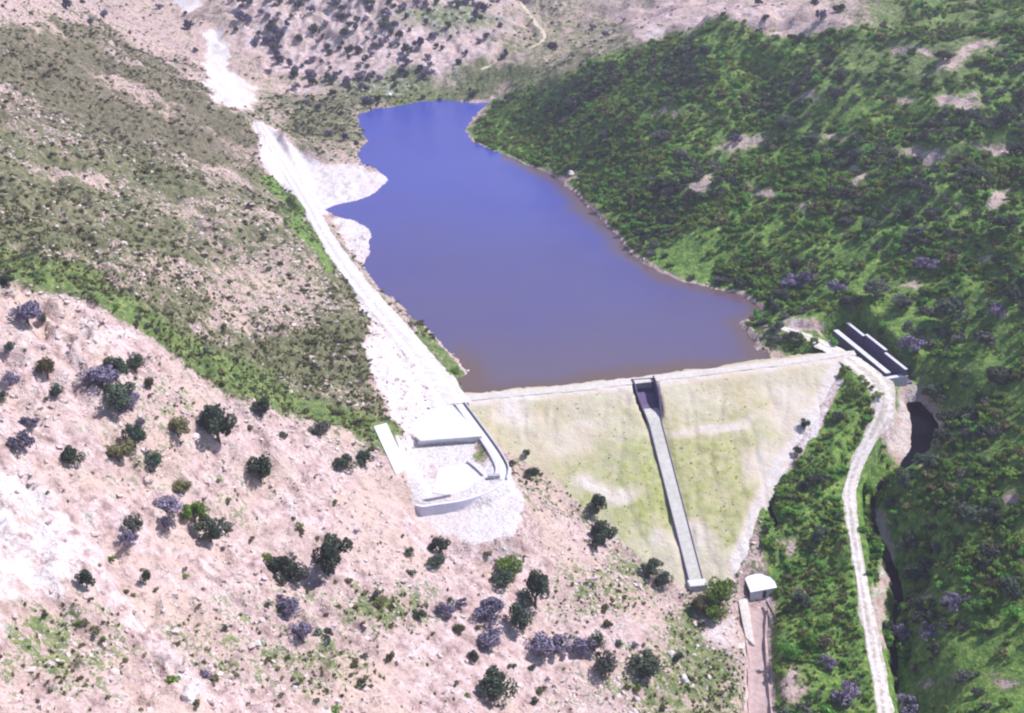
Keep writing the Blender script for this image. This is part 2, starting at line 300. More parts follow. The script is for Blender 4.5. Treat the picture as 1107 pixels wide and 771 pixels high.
# bare sand and road cuttings on the left shore
cpoly([(277, 132), (300, 140), (330, 165), (350, 179), (395, 179), (424, 190), (414, 208), (390, 218), (355, 227), (345, 242), (330, 226), (300, 196), (280, 170)], 4, .3, p=.92, g=0)
cpoly([(360, 238), (385, 234), (406, 248), (402, 270), (390, 288), (370, 264)], 4, .3, p=.62, g=.08)
cpoly([(222, 35), (240, 35), (247, 78), (280, 100), (272, 116), (230, 106), (220, 60)], 4, .4, p=.95, g=0)
cpoly([(186, -10), (220, -10), (207, 12), (198, 10)], 3, .3, p=.95, g=0)
cpoly([(384, 298), (420, 340), (452, 376), (494, 424), (470, 450), (440, 472), (420, 450), (404, 405), (398, 350)], 6, .5, p=.72, g=.06)
cpoly([(425, 470), (455, 476), (520, 474), (552, 512), (570, 545), (552, 578), (512, 590), (470, 578), (446, 562), (436, 520)], 5, .3, p=.88, g=.02)
cell(470, 500, 26, 12, p=.45, g=.15); cell(520, 490, 10, 14, g=.7, l=.6, p=.1)
cover(sstep(1.6, 0.3, cd2 - cv2[..., 1]), g=.05, p=.35)
cell(790, 680, 26, 22, g=.1, p=.5)
mud = sstep(1.3, 0.3, ls) * (ls > -3) * (GX > -30); cover(mud, g=.05, p=.0)

# ------------------------------------------------------------------ materials
def mat(name):
    m = bpy.data.materials.new(name); m.use_nodes = True; t = m.node_tree; b = t.nodes['Principled BSDF']
    b.inputs['Roughness'].default_value = 0.9; b.inputs['Specular IOR Level'].default_value = 0.15
    return m, t, b
class N:
    """small helper for node trees"""
    def __init__(s, t): s.t = t; s.L = t.links
    def n(s, k, **kw):
        o = s.t.nodes.new(k)
        for a, v in kw.items(): setattr(o, a, v)
        return o
    def pos(s): return s.n('ShaderNodeNewGeometry').outputs['Position']
    def noise(s, vec, scale, detail=4, rough=.6):
        o = s.n('ShaderNodeTexNoise'); o.inputs['Scale'].default_value = scale; o.inputs['Detail'].default_value = detail; o.inputs['Roughness'].default_value = rough
        s.L.new(vec, o.inputs['Vector']); return o.outputs['Fac']
    def ramp(s, fac, stops):
        o = s.n('ShaderNodeValToRGB'); e = o.color_ramp.elements
        while len(e) < len(stops): e.new(.5)
        for q, (p, c) in zip(e, stops): q.position = p; q.color = (*c, 1) if not isinstance(c, float) else (c, c, c, 1)
        s.L.new(fac, o.inputs[0]); return o.outputs[0]
    def mix(s, fac, a, b, mode='MIX'):
        o = s.n('ShaderNodeMix', data_type='RGBA', blend_type=mode)
        for v, i in ((fac, 0), (a, 6), (b, 7)):
            if isinstance(v, (int, float)): o.inputs[i].default_value = v
            elif isinstance(v, tuple): o.inputs[i].default_value = (*v, 1)
            else: s.L.new(v, o.inputs[i])
        return o.outputs[2]
    def math(s, op, a, b=None, clamp=False):
        o = s.n('ShaderNodeMath', operation=op, use_clamp=clamp)
        for v, i in ((a, 0), (b, 1)):
            if v is None: continue
            if isinstance(v, (int, float)): o.inputs[i].default_value = v
            else: s.L.new(v, o.inputs[i])
        return o.outputs[0]
    def bump(s, h, strength, dist, b):
        o = s.n('ShaderNodeBump'); o.inputs['Strength'].default_value = strength; o.inputs['Distance'].default_value = dist
        s.L.new(h, o.inputs['Height']); s.L.new(o.outputs[0], b.inputs['Normal'])

def ground_material(name, dam=False):
    m, t, b = mat(name); h = N(t); p = h.pos()
    at = h.n('ShaderNodeAttribute', attribute_name='cover'); sep = h.n('ShaderNodeSeparateColor'); h.L.new(at.outputs['Color'], sep.inputs[0])
    g, pale, lush = sep.outputs[0], sep.outputs[1], sep.outputs[2]
    nf, nm, nl, nx = h.noise(p, 1.1, 3, .7), h.noise(p, .28, 4, .65), h.noise(p, .05, 2), h.noise(p, .55, 3, .7)
    if dam:
        rock = h.ramp(nm, [(.3, (.42, .35, .31)), (.5, (.54, .475, .42)), (.72, (.64, .59, .55))])
        rock = h.mix(h.ramp(nl, [(.42, 0.0), (.6, 1.0)]), rock, (.50, .42, .33))
    else:
        rock = h.ramp(nm, [(.29, (.17, .11, .105)), (.43, (.41, .295, .285)), (.56, (.54, .41, .41)), (.76, (.68, .58, .595))])  # lowest stop darkens the bump's hollows, crevice shade put into the colour
        rock = h.mix(h.ramp(nl, [(.45, 0.0), (.62, .75)]), rock, (.50, .375, .325))
        rock = h.mix(h.ramp(nx, [(.56, 0.0), (.66, .8)]), rock, (.22, .16, .155))
        vo = h.n('ShaderNodeTexVoronoi', feature='DISTANCE_TO_EDGE'); vo.inputs['Scale'].default_value = .34
        w3 = h.n('ShaderNodeVectorMath', operation='MULTIPLY_ADD'); cn = h.n('ShaderNodeTexNoise'); cn.inputs['Scale'].default_value = .4; cn.inputs['Detail'].default_value = 2; h.L.new(p, cn.inputs['Vector'])
        h.L.new(cn.outputs['Color'], w3.inputs[0]); w3.inputs[1].default_value = (3.2, 3.2, 3.2); h.L.new(p, w3.inputs[2]); h.L.new(w3.outputs[0], vo.inputs['Vector'])
        rock = h.mix(h.ramp(vo.outputs['Distance'], [(0.0, .3), (.06, 0.0)]), rock, (.17, .12, .115))
    dry = h.ramp(nx, [(.3, (.065, .056, .040)), (.5, (.125, .105, .075)), (.7, (.24, .185, .15))])
    lsh = h.ramp(nx, [(.3, (.045, .10, .022)), (.5, (.105, .20, .04)), (.64, (.21, .29, .065)), (.76, (.36, .33, .14))])
    if dam: lsh = h.ramp(nx, [(.3, (.14, .19, .035)), (.5, (.24, .29, .06)), (.72, (.38, .38, .13))]); dry = h.ramp(nx, [(.3, (.24, .20, .11)), (.5, (.34, .29, .18)), (.7, (.46, .40, .29))])
    grass = h.mix(lush, dry, lsh)
    pl = h.ramp(nf, [(.3, (.38, .345, .36)), (.5, (.54, .505, .525)), (.72, (.65, .62, .65))])
    pl = h.mix(h.ramp(nl, [(.4, 0.0), (.65, .6)]), pl, (.52, .44, .43))
    def thresh(v, lo, hi, amt):
        n2 = h.math('ADD', h.math('MULTIPLY', nf, .45), h.math('MULTIPLY', nm, .55))
        q = h.math('ADD', v, h.math('MULTIPLY', h.math('SUBTRACT', n2, .5), amt))
        return h.ramp(q, [(lo, 0.0), (hi, 1.0)])
    col = h.mix(thresh(g, *((.38, .56, 2.6) if not dam else (.25, .75, 1.3))), rock, grass)
    col = h.mix(thresh(pale, *((.34, .6, 1.6) if not dam else (.3, .75, 1.2))), col, pl)
    h.L.new(col, b.inputs['Base Color'])
    h.bump(h.math('ADD', h.math('MULTIPLY', nm, 1.0), h.math('MULTIPLY', nf, .5)), .9, 1.1 if not dam else .5, b)
    return m
M = {}
M['ground'] = ground_material('rocky_hillside'); M['dam'] = ground_material('dam_fill', True)
def plain(name, c1, c2, scale=.6, rough=.9, bump=.15, lo=.35, hi=.7):
    m, t, b = mat(name); h = N(t); p = h.pos(); n = h.noise(p, scale, 6, .7); n2 = h.noise(p, scale * .13, 3)
    c = h.mix(h.ramp(n, [(lo, 0.0), (hi, 1.0)]), c1, c2); c = h.mix(h.ramp(n2, [(.35, .25), (.6, 0.0)]), c, tuple(v * .7 for v in c1))
    h.L.new(c, b.inputs['Base Color']); b.inputs['Roughness'].default_value = rough; h.bump(n, .5, bump, b); return m
M['dirt'] = plain('pale_dirt', (.43, .395, .41), (.60, .565, .595), .8)
M['track'] = plain('track_dirt', (.40, .36, .34), (.64, .59, .57), 1.2)
M['far_track'] = plain('yellow_dirt', (.42, .36, .27), (.58, .50, .40), .5)
M['concrete'] = plain('concrete', (.46, .45, .49), (.60, .59, .63), 1.6, .8, .04)
M['concrete_white'] = plain('white_concrete', (.50, .49, .53), (.61, .60, .645), 1.6, .8, .03)
M['concrete_old'] = plain('weathered_concrete', (.30, .28, .33), (.46, .44, .50), 1.2, .8, .04)
M['wall_dark'] = plain('shade_tinted_concrete', (.10, .075, .15), (.17, .13, .24), 1.0, .8, .03)  # shade of walls and recesses put into the concrete's colour
M['concrete_lav'] = plain('lavender_concrete', (.50, .48, .58), (.62, .60, .69), 1.2, .8, .03)
M['concrete_beige'] = plain('beige_concrete', (.42, .40, .37), (.56, .54, .52), .9, .85, .03)
M['roof'] = plain('white_roof_paint', (.72, .71, .78), (.82, .81, .88), 1.0, .6, .02)
M['pink_bed'] = plain('channel_silt', (.34, .24, .23), (.52, .40, .40), .9)
M['dark_steel'] = plain('dark_steel', (.03, .03, .04), (.07, .06, .07), 3, .5, .01)
M['bark'] = plain('bark', (.07, .055, .045), (.15, .12, .10), 6, .9, .03)
M['stone'] = plain('pink_stone', (.42, .32, .31), (.66, .56, .55), 1.5, .9, .12)
M['pale_stone'] = plain('pale_stone', (.50, .44, .45), (.66, .61, .62), 1.5, .9, .1)

def leaf(name, dark, light, trans=.25, var=.35):
    m = bpy.data.materials.new(name); m.use_nodes = True; t = m.node_tree; t.nodes.clear(); h = N(t)
    p = h.pos(); n = h.noise(p, .9, 3, .6); oi = h.n('ShaderNodeObjectInfo'); at = h.n('ShaderNodeAttribute', attribute_name='shade')
    f = h.math('ADD', h.math('MULTIPLY', at.outputs['Fac'], .55), h.math('MULTIPLY', h.math('SUBTRACT', n, .3), .9), True)
    c = h.mix(f, dark, light)
    hs = h.n('ShaderNodeHueSaturation'); h.L.new(c, hs.inputs['Color'])
    h.L.new(h.math('ADD', h.math('MULTIPLY', oi.outputs['Random'], var * 1.6), 1 - var * .8), hs.inputs['Value'])
    h.L.new(h.math('ADD', h.math('MULTIPLY', oi.outputs['Random'], .03), .485), hs.inputs['Hue'])
    d = h.n('ShaderNodeBsdfDiffuse'); tr = h.n('ShaderNodeBsdfTranslucent'); mx = h.n('ShaderNodeMixShader'); mx.inputs[0].default_value = trans
    o = h.n('ShaderNodeOutputMaterial')
    h.L.new(hs.outputs[0], d.inputs[0]); h.L.new(hs.outputs[0], tr.inputs[0]); h.L.new(d.outputs[0], mx.inputs[1]); h.L.new(tr.outputs[0], mx.inputs[2]); h.L.new(mx.outputs[0], o.inputs[0])
    return m
M['leaf_dark'] = leaf('dark_foliage', (.048, .070, .054), (.125, .16, .105))
M['leaf_mid'] = leaf('green_foliage', (.10, .175, .04), (.26, .37, .085), .4)
M['leaf_lush'] = leaf('lush_foliage', (.08, .21, .045), (.23, .43, .09), .4)
M['leaf_yellow'] = leaf('yellow_green_foliage', (.15, .21, .05), (.36, .42, .11), .3)
M['leaf_olive'] = leaf('olive_foliage', (.095, .095, .048), (.25, .23, .12))
M['leaf_grey'] = leaf('grey_green_foliage', (.085, .095, .085), (.18, .19, .165))
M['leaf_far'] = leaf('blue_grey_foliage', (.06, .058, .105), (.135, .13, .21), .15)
M['leaf_purple'] = leaf('grey_purple_twigs', (.14, .12, .185), (.31, .27, .37), .15)

# ------------------------------------------------------------------ mesh building
def link(o, parent=None):
    scene.collection.objects.link(o)
    if parent: o.parent = parent
    return o
def tag(o, label=None, cat=None, group=None, kind=None):
    if label: o['label'] = label
    if cat: o['category'] = cat
    if group: o['group'] = group
    if kind: o['kind'] = kind
    return o
def empty(name, loc):
    o = bpy.data.objects.new(name, None); o.location = loc; o.empty_display_size = 1; return link(o)
def mesh_np(name, verts, quads, material, smooth=False, attr=None):
    me = bpy.data.meshes.new(name); verts = np.asarray(verts, np.float32); quads = np.asarray(quads, np.int32); k = quads.shape[1]
    me.vertices.add(len(verts)); me.vertices.foreach_set('co', verts.ravel()); me.loops.add(quads.size); me.loops.foreach_set('vertex_index', quads.ravel())
    me.polygons.add(len(quads)); me.polygons.foreach_set('loop_start', np.arange(0, quads.size, k, dtype=np.int32))
    me.update(calc_edges=True)
    if smooth: me.polygons.foreach_set('use_smooth', np.ones(len(quads), bool))
    me.materials.append(material)
    if attr is not None:
        nm, kind, data = attr; a = me.attributes.new(nm, kind, 'POINT')
        a.data.foreach_set('color' if kind == 'FLOAT_COLOR' else 'value', np.asarray(data, np.float32).ravel())
    me.validate(); return me
def grid_mesh(name, X, Y, ZZ, material, smooth=True, attr=None, keep=None):
    n, m_ = X.shape; idx = np.arange(n * m_).reshape(n, m_)
    q = np.stack([idx[:-1, :-1], idx[:-1, 1:], idx[1:, 1:], idx[1:, :-1]], -1).reshape(-1, 4)
    v = np.stack([X, Y, ZZ], -1).reshape(-1, 3)
    if keep is not None:
        kv = keep.ravel(); q = q[kv[q].all(1)]; used = np.zeros(len(v), bool); used[q.ravel()] = True
        re = np.cumsum(used) - 1; q = re[q]; v = v[used]
        if attr is not None: attr = (attr[0], attr[1], np.asarray(attr[2]).reshape(len(used), -1)[used])
    return mesh_np(name, v, q, material, smooth, attr)
def rgba(a, b, c): return np.stack([a, b, c, np.ones_like(a)], -1).reshape(-1, 4)
class MB:
    def __init__(s): s.v = []; s.f = []
    def prism(s, bottom, top):
        """closed solid between two rings of equal length"""
        n = len(bottom); o = len(s.v); s.v += [tuple(p) for p in bottom] + [tuple(p) for p in top]
        s.f.append(tuple(o + i for i in range(n))[::-1]); s.f.append(tuple(o + n + i for i in range(n)))
        for i in range(n): j = (i + 1) % n; s.f.append((o + i, o + j, o + n + j, o + n + i))
    def box(s, c, ax, ay, az, sx, sy, sz):
        c, ax, ay, az = (np.array(q, float) for q in (c, ax, ay, az)); r = [(-1, -1), (1, -1), (1, 1), (-1, 1)]
        s.prism([c + ax * a * sx / 2 + ay * b * sy / 2 - az * sz / 2 for a, b in r], [c + ax * a * sx / 2 + ay * b * sy / 2 + az * sz / 2 for a, b in r])
    def sweep(s, rings):
        n = len(rings[0]); o = len(s.v)
        for r in rings: s.v += [tuple(p) for p in r]
        for k in range(len(rings) - 1):
            for i in range(n): j = (i + 1) % n; a = o + k * n; s.f.append((a + i, a + j, a + n + j, a + n + i))
        s.f.append(tuple(o + i for i in range(n))[::-1]); s.f.append(tuple(o + (len(rings) - 1) * n + i for i in range(n)))
    def build(s, name, material, parent=None, bevel=0):
        me = bpy.data.meshes.new(name); me.from_pydata([tuple(map(float, v)) for v in s.v], [], s.f); me.materials.append(material)
        bm = bmesh.new(); bm.from_mesh(me); bmesh.ops.recalc_face_normals(bm, faces=bm.faces)
        if bevel: bmesh.ops.bevel(bm, geom=list(bm.edges), offset=bevel, segments=1, affect='EDGES')
        if parent is not None:
            bmesh.ops.translate(bm, verts=bm.verts, vec=-Vector(parent_world(parent)))
        bm.to_mesh(me); bm.free(); me.update(); return link(bpy.data.objects.new(name, me), parent)
def parent_world(o):
    v = Vector(o.location)
    while o.parent: o = o.parent; v = v + Vector(o.location)
    return v

# ------------------------------------------------------------------ setting
hills = link(bpy.data.objects.new('hills', grid_mesh('hills', GX, GY, Z, M['ground'], True, ('cover', 'FLOAT_COLOR', rgba(G, PA, LU)))))
tag(hills, kind='structure')
# water
m, t, b = mat('lake_water'); h = N(t); p = h.pos()
sepn = h.noise(p, .012, 3, .5)
sx = h.n('ShaderNodeSeparateXYZ'); h.L.new(p, sx.inputs[0])                    # muddier near the dam; the sky's reflection is painted in as bluer far water
silt = h.ramp(h.math('ADD', h.math('MULTIPLY', h.math('SUBTRACT', sx.outputs[1], 340), 1 / 330), h.math('MULTIPLY', h.math('SUBTRACT', sepn, .5), .35)), [(.0, (.105, .08, .12)), (.3, (.072, .060, .18)), (.6, (.056, .056, .25)), (1.0, (.045, .062, .32))])
shl = h.n('ShaderNodeAttribute', attribute_name='shoal'); h.L.new(h.mix(h.math('MULTIPLY', shl.outputs['Fac'], .85), silt, (.115, .072, .055)), b.inputs['Base Color'])
b.inputs['Roughness'].default_value = .16; b.inputs['IOR'].default_value = 1.333; b.inputs['Specular IOR Level'].default_value = .5
h.bump(h.noise(p, .7, 4, .7), .5, .2, b); M['water'] = m
h.L.new(h.ramp(h.noise(p, .03, 4, .6), [(.35, .05), (.65, .24)]), b.inputs['Roughness'])
lxs = np.arange(lake_poly[:, 0].min() - 5, lake_poly[:, 0].max() + 5, 2.0); lys = np.arange(lake_poly[:, 1].min() - 5, lake_poly[:, 1].max() + 5, 2.0); LX, LY = np.meshgrid(lxs, lys)
lsd = poly_sd(LX, LY, lake_poly, 30); shoal = sstep(-11, -1, lsd + fbm(LX, LY, 14, 3, 66) * 6) * (LX > -20 + (LY - 340) * .06) * sstep(-4, 10, (LY - crest_y(LX)))
lkeep = (lsd < 4.5) & ((LY - crest_y(LX)) * COSD > -.5)
me = grid_mesh('lake', LX, LY, np.zeros_like(LX), M['water'], True, ('shoal', 'FLOAT', shoal), lkeep)
lake = link(bpy.data.objects.new('lake', me)); tag(lake, kind='structure')

def ribbon(name, line, material, lift=.08, wob=.25, nacross=7, zfun=None, edge=1.0, seed=3):
    T = np.gradient(line[:, :2], axis=0); T /= np.linalg.norm(T, axis=1)[:, None]; S = np.stack([-T[:, 1], T[:, 0]], 1)
    u = np.linspace(-1, 1, nacross); hw = line[:, 3][:, None] * edge
    j = fbm(line[:, 0][:, None] + u[None] * 40, line[:, 1][:, None], 5, 3, seed) * wob * 4
    off = u[None] * (hw + j * (np.abs(u[None]) > .9))
    X = line[:, 0][:, None] + S[:, 0][:, None] * off; Y = line[:, 1][:, None] + S[:, 1][:, None] * off
    ZZ = (ground(X, Y) if zfun is None else zfun(X, Y)) + lift; ZZ[:, 0] -= lift * 1.6; ZZ[:, -1] -= lift * 1.6
    return link(bpy.data.objects.new(name, grid_mesh(name, X, Y, ZZ, material)))
# two-rut lane material of the valley road is only colour noise; the ruts are in the mesh
def rut_road(name, line, material):
    T = np.gradient(line[:, :2], axis=0); T /= np.linalg.norm(T, axis=1)[:, None]; S = np.stack([-T[:, 1], T[:, 0]], 1)
    u = np.linspace(-1, 1, 15); j = fbm(line[:, 0][:, None] + u[None] * 40, line[:, 1][:, None], 6, 3, 9) * 2.0
    off = u[None] * (line[:, 3][:, None] + j * (np.abs(u[None]) > .9))
    X = line[:, 0][:, None] + S[:, 0][:, None] * off; Y = line[:, 1][:, None] + S[:, 1][:, None] * off
    ZZ = np.maximum(ground(X, Y), line[:, 2:3] - .1) + .12 + .10 * np.exp(-(u[None] / .16) ** 2) - .05 * np.exp(-((np.abs(u[None]) - .5) / .14) ** 2); ZZ[:, 0] -= .2; ZZ[:, -1] -= .2
    rut = np.exp(-((np.abs(u[None]) - .48) / .17) ** 2) * np.ones_like(X)
    return link(bpy.data.objects.new(name, grid_mesh(name, X, Y, ZZ, material, True, ('rut', 'FLOAT', rut))))
m, t, b = mat('rutted_dirt'); h = N(t); p = h.pos(); rt = h.n('ShaderNodeAttribute', attribute_name='rut')
n1 = h.noise(p, .9, 4, .7); f_ = h.math('ADD', rt.outputs['Fac'], h.math('ADD', h.math('MULTIPLY', h.math('SUBTRACT', n1, .5), 2.6), h.math('MULTIPLY', h.math('SUBTRACT', h.noise(p, .12, 3), .42), 2.2)))
c = h.mix(h.ramp(f_, [(.15, 0.0), (.6, 1.0)]), h.ramp(n1, [(.35, (.36, .31, .265)), (.65, (.50, .45, .41))]), h.ramp(n1, [(.35, (.50, .445, .43)), (.65, (.66, .605, .59))]))
h.L.new(c, b.inputs['Base Color']); h.bump(n1, .4, .12, b); M['rutted'] = m
m, t, b = mat('pale_rutted_dirt'); h = N(t); p = h.pos(); rt = h.n('ShaderNodeAttribute', attribute_name='rut'); n1 = h.noise(p, .7, 4, .7); f_ = h.math('ADD', rt.outputs['Fac'], h.math('MULTIPLY', h.math('SUBTRACT', n1, .5), 4.0))
c = h.mix(h.ramp(f_, [(.15, 0.0), (.7, 1.0)]), h.ramp(n1, [(.35, (.44, .40, .405)), (.65, (.56, .52, .54))]), h.ramp(n1, [(.35, (.56, .525, .55)), (.65, (.66, .63, .66))]))
h.L.new(c, b.inputs['Base Color']); h.bump(n1, .4, .12, b); M['rutted_pale'] = m
tag(rut_road('valley_road', ROAD_R, M['rutted']), kind='structure')
tag(rut_road('lakeside_road', ROAD_L, M['rutted_pale']), kind='structure')
tag(ribbon('far_track', TRACK_F, M['far_track'], .15, .4), kind='structure')
# stream in the cut beside the valley road, bank shadow painted into its black
m, t, b = mat('stream_water'); b.inputs['Base Color'].default_value = (.004, .004, .008, 1); b.inputs['Roughness'].default_value = .06; b.inputs['IOR'].default_value = 1.333; b.inputs['Specular IOR Level'].default_value = .12
M['stream'] = m
cl = CHAN_R.copy(); tag(ribbon('stream', cl, M['stream'], 0, .5, 5, lambda X, Y: np.repeat(cl[:, 2:3] - 2.35, X.shape[1], 1), 1.12), kind='structure')
sl_ = GULLY.copy(); tag(ribbon('gully_shadow', sl_, M['stream'], 0, .1, 5, lambda X, Y: ground(X, Y) + .1, .8), kind='structure')  # black sheet that paints the gully's shadow

# ------------------------------------------------------------------ the dam
def child_grid(name, X, Y, ZZ, material, parent, **kw):
    o = parent_world(parent); return link(bpy.data.objects.new(name, grid_mesh(name, X - o.x, Y - o.y, ZZ - o.z, material, **kw)), parent)
c_top, c_bot = hit_dam(697, 415), hit_dam(752, 627)
dam = empty('embankment_dam', (float(c_bot[0]), float(c_bot[1]), float(c_bot[2])))
tag(dam, 'broad earth dam with grassy downstream face holding back the blue lake', 'dam')
dxs = np.arange(dam_poly[:, 0].min() - 4, dam_poly[:, 0].max() + 4, 0.7); dss = np.arange(-100, 30, 0.7)
DX, DS = np.meshgrid(dxs, dss); DY = crest_y(DX) + DS / COSD
DZ = dam_z(DX, DY) + (fbm(DX, DY, 9, 3, 61) * .8 - .5 * np.maximum(.12 - np.abs(fbm(DX, DS * .22, 7, 3, 64)), 0) * 8) * sstep(3, 8, np.abs(DS)) + fbm(DX, DY, 2.2, 2, 62) * .22
# chute frame: along the face, across, and its length
cu = np.array([c_bot[0] - c_top[0], c_bot[1] - c_top[1]]); CLEN = np.linalg.norm(cu); cu /= CLEN; cl_ = np.array([cu[1], -cu[0]])
if cl_[0] < 0: cl_ = -cl_
def chute_half(a): return 1.8 + 1.3 * np.clip(1 - (a - 5) / 9, 0, 1)
def chute_base(a):                                   # top of the fill under the chute's axis
    return dam_z(c_top[0] + cu[0] * a, c_top[1] + cu[1] * a)
ca = (DX - c_top[0]) * cu[0] + (DY - c_top[1]) * cu[1]; cb = (DX - c_top[0]) * cl_[0] + (DY - c_top[1]) * cl_[1]
inl = sstep(-3.6, -2.6, ca) * sstep(13, 8, ca) * sstep(chute_half(ca) + .9, chute_half(ca) + .1, np.abs(cb)); DZ = DZ - inl * 3.6
run = (ca > 5) & (ca < CLEN + 2) & (np.abs(cb) < 4); DZ = np.where(run, DZ - sstep(4, 2.6, np.abs(cb)) * .5, DZ)
DSDm = poly_sd(DX, DY, dam_poly, 10)
gG, gP, gL = np.full(DX.shape, .40), np.full(DX.shape, .20), np.full(DX.shape, .48)
DPX, DPY = project(DX, DY, DZ); dwx = fbm(DX, DY, 16, 3, 71) * 40; dwy = fbm(DX, DY, 16, 3, 72) * 30
for cx, cy, rx, ry, g_, p_, l_ in [(705, 525, 100, 75, .64, .04, .78), (790, 515, 75, 75, .58, .08, .72), (640, 440, 50, 16, .48, .12, .3), (800, 420, 60, 16, .45, .12, .3), (600, 470, 40, 20, .3, .34, .4), (650, 520, 22, 14, .3, .42, .5), (790, 570, 26, 26, .62, .1, .6),
                               (770, 460, 60, 7, .22, .5, .4), (850, 450, 26, 30, .24, .42, .4), (745, 590, 26, 22, .3, .4, .5), (700, 585, 24, 16, .35, .4, .5), (545, 455, 24, 20, .1, .36, .3), (830, 510, 20, 24, .3, .42, .5), (680, 470, 26, 14, .5, .2, .55)]:
    q = np.sqrt(((DPX + dwx - cx) / rx) ** 2 + ((DPY + dwy - cy) / ry) ** 2); k = sstep(1.3, .4, q); gG += (g_ - gG) * k; gP += (p_ - gP) * k; gL += (l_ - gL) * k
edge_k = sstep(-4.5, -1.5, DSDm) * (DPX > 790) * (DS < -3); gG += (.1 - gG) * edge_k; gP += (.6 - gP) * edge_k
top_k = sstep(4.5, 2.5, np.abs(DS)); gG += (.12 - gG) * top_k; gP += (.45 - gP) * top_k
child_grid('embankment', DX, DY, DZ, M['dam'], dam, attr=('cover', 'FLOAT_COLOR', rgba(gG, gP, gL)), keep=DSDm < 1.6)
cxs = np.arange(dam_edge[0][0] - 3, dam_edge[-1][0] + 6, 1.2); u = np.linspace(-1.7, 1.7, 7)
CX = np.repeat(cxs[:, None], 7, 1); CS = u[None] + fbm(CX, u[None] * 9, 6, 2, 5) * .8 * (np.abs(u[None]) > 1.6); CY = crest_y(CX) + CS / COSD
ca2 = (CX - c_top[0]) * cu[0] + (CY - c_top[1]) * cu[1]
child_grid('crest_road', CX, CY, dam_z(CX, CY) + .26 - .35 * sstep(dam_edge[-1][0] - 2, dam_edge[-1][0] + 6, CX) - .14 * (np.abs(u[None]) > 1.6), M['track'], dam)

chute = empty('spillway_chute', (0, 0, 0)); chute.parent = dam
def cpt(a, b, dz): return np.array([c_top[0] + cu[0] * a + cl_[0] * b, c_top[1] + cu[1] * a + cl_[1] * b, chute_base(a) + dz])
def floor_dz(a): return 0.02 - 2.9 * (1 - sstep(4, 12, np.array(a))) if a < 12 else 0.02
na = 24; aa = np.concatenate([[-2.4, 1.0, 4.0, 6.5, 9.0, 12.0], np.linspace(12, CLEN, na)[1:]])
for i in range(len(aa) - 1):                         # floor slabs, joint by joint
    a0, a1 = aa[i] + .012, aa[i + 1] - .012; mb = MB()
    r0 = [cpt(a0, -chute_half(a0), floor_dz(a0)), cpt(a0, chute_half(a0), floor_dz(a0)), cpt(a1, chute_half(a1), floor_dz(a1)), cpt(a1, -chute_half(a1), floor_dz(a1))]
    lift = np.array([0, 0, random.uniform(.12, .14)])
    mb.prism([p - np.array([0, 0, .5]) for p in r0], [p + lift for p in r0]); mb.build('floor_slab', M['wall_dark'] if a1 < 7 else M['concrete_beige'], chute)  # inlet slabs carry the recess shadow in their colour
for sgn in (-1, 1):
    mb = MB(); rings = []
    for a in np.concatenate([[-2.6, 0, 2, 4, 6, 8, 10, 12, 14], np.linspace(16, CLEN, 30)]):
        hw = float(chute_half(a)) + .02; hi = .38 + (1.0 if a < 8 else 1.0 * max(0, (14 - a) / 6)) * (1 if sgn > 0 else .4)
        b0, b1 = sgn * hw, sgn * (hw + .26); z0 = floor_dz(a) - .5
        rings.append([cpt(a, b0, z0), cpt(a, b1, z0), cpt(a, b1, hi), cpt(a, b0, hi)])
    mb.sweep(rings); mb.build('side_wall', M['wall_dark'], chute)  # dark colour paints the shadow lines along the chute
mb = MB(); mb.box(cpt(-2.75, 0, -1.2), (*cl_, 0), (*cu, 0), (0, 0, 1), 7.2, .4, 3.6); mb.build('head_wall', M['concrete_old'], chute)
mb = MB(); mb.box(cpt(CLEN + 1.6, 0, -.1), (*cl_, 0), (*cu, 0), (0, 0, 1), 5.0, 3.0, 2.4); ob = mb.build('outfall_block', M['concrete_white'], chute, .12)

# ------------------------------------------------------------------ terrace on the left abutment
def slab(name, pxs, z, thick, material, kind=None, lift=.12):
    mb = MB(); r = [at_z(a, b, z) for a, b in pxs]
    mb.prism([(p[0], p[1], z - thick) for p in r], [(p[0], p[1], z + lift) for p in r]); o = mb.build(name, material)
    if kind: tag(o, kind=kind)
    return o
z3_ = np.array([0, 0, 1.0])
slab('concrete_apron', [(438, 464), (455, 450), (472, 440), (484, 428), (496, 431), (505, 444), (513, 458), (521, 472), (455, 477)], 4.0, .5, M['concrete_white'], 'structure')
slab('concrete_pad', [(474, 506), (505, 502), (522, 517), (505, 530), (486, 536), (468, 533)], 2.0, .6, M['concrete_white'], 'structure')
tag(ribbon('terrace_ramp', ROAD_T, M['concrete_white'], .14, 0, 5), kind='structure')
def wall_line(name, line, height, thick, material, label, cat='wall', side=0.0, base=-.6, zabs=True):
    root_p = line[len(line) // 2]; mb = MB(); rings = []
    T = np.gradient(line[:, :2], axis=0); T /= np.linalg.norm(T, axis=1)[:, None]
    for p, tt in zip(line, T):
        s_ = np.array([-tt[1], tt[0]]); c = p[:2] + s_ * side * (p[3] + thick / 2 + .05); z = p[2]
        rings.append([(*(c + s_ * thick / 2), z + base), (*(c - s_ * thick / 2), z + base), (*(c - s_ * thick / 2), z + height), (*(c + s_ * thick / 2), z + height)])
    mb.sweep(rings); o = mb.build(name, material); return tag(o, label, cat)
wall_line('parapet_wall', ROAD_T, .8, .3, M['concrete'], 'white parapet wall curving along the ramp on its dam side', side=1)
wall_line('parapet_wall', ROAD_T, .55, .3, M['concrete'], 'white parapet wall along the ramp on its terrace side', side=-1)
def pline(pts, z): return smooth_line([(*at_z(a, b, z)[:2], z, 0) for a, b in pts], 1.0)
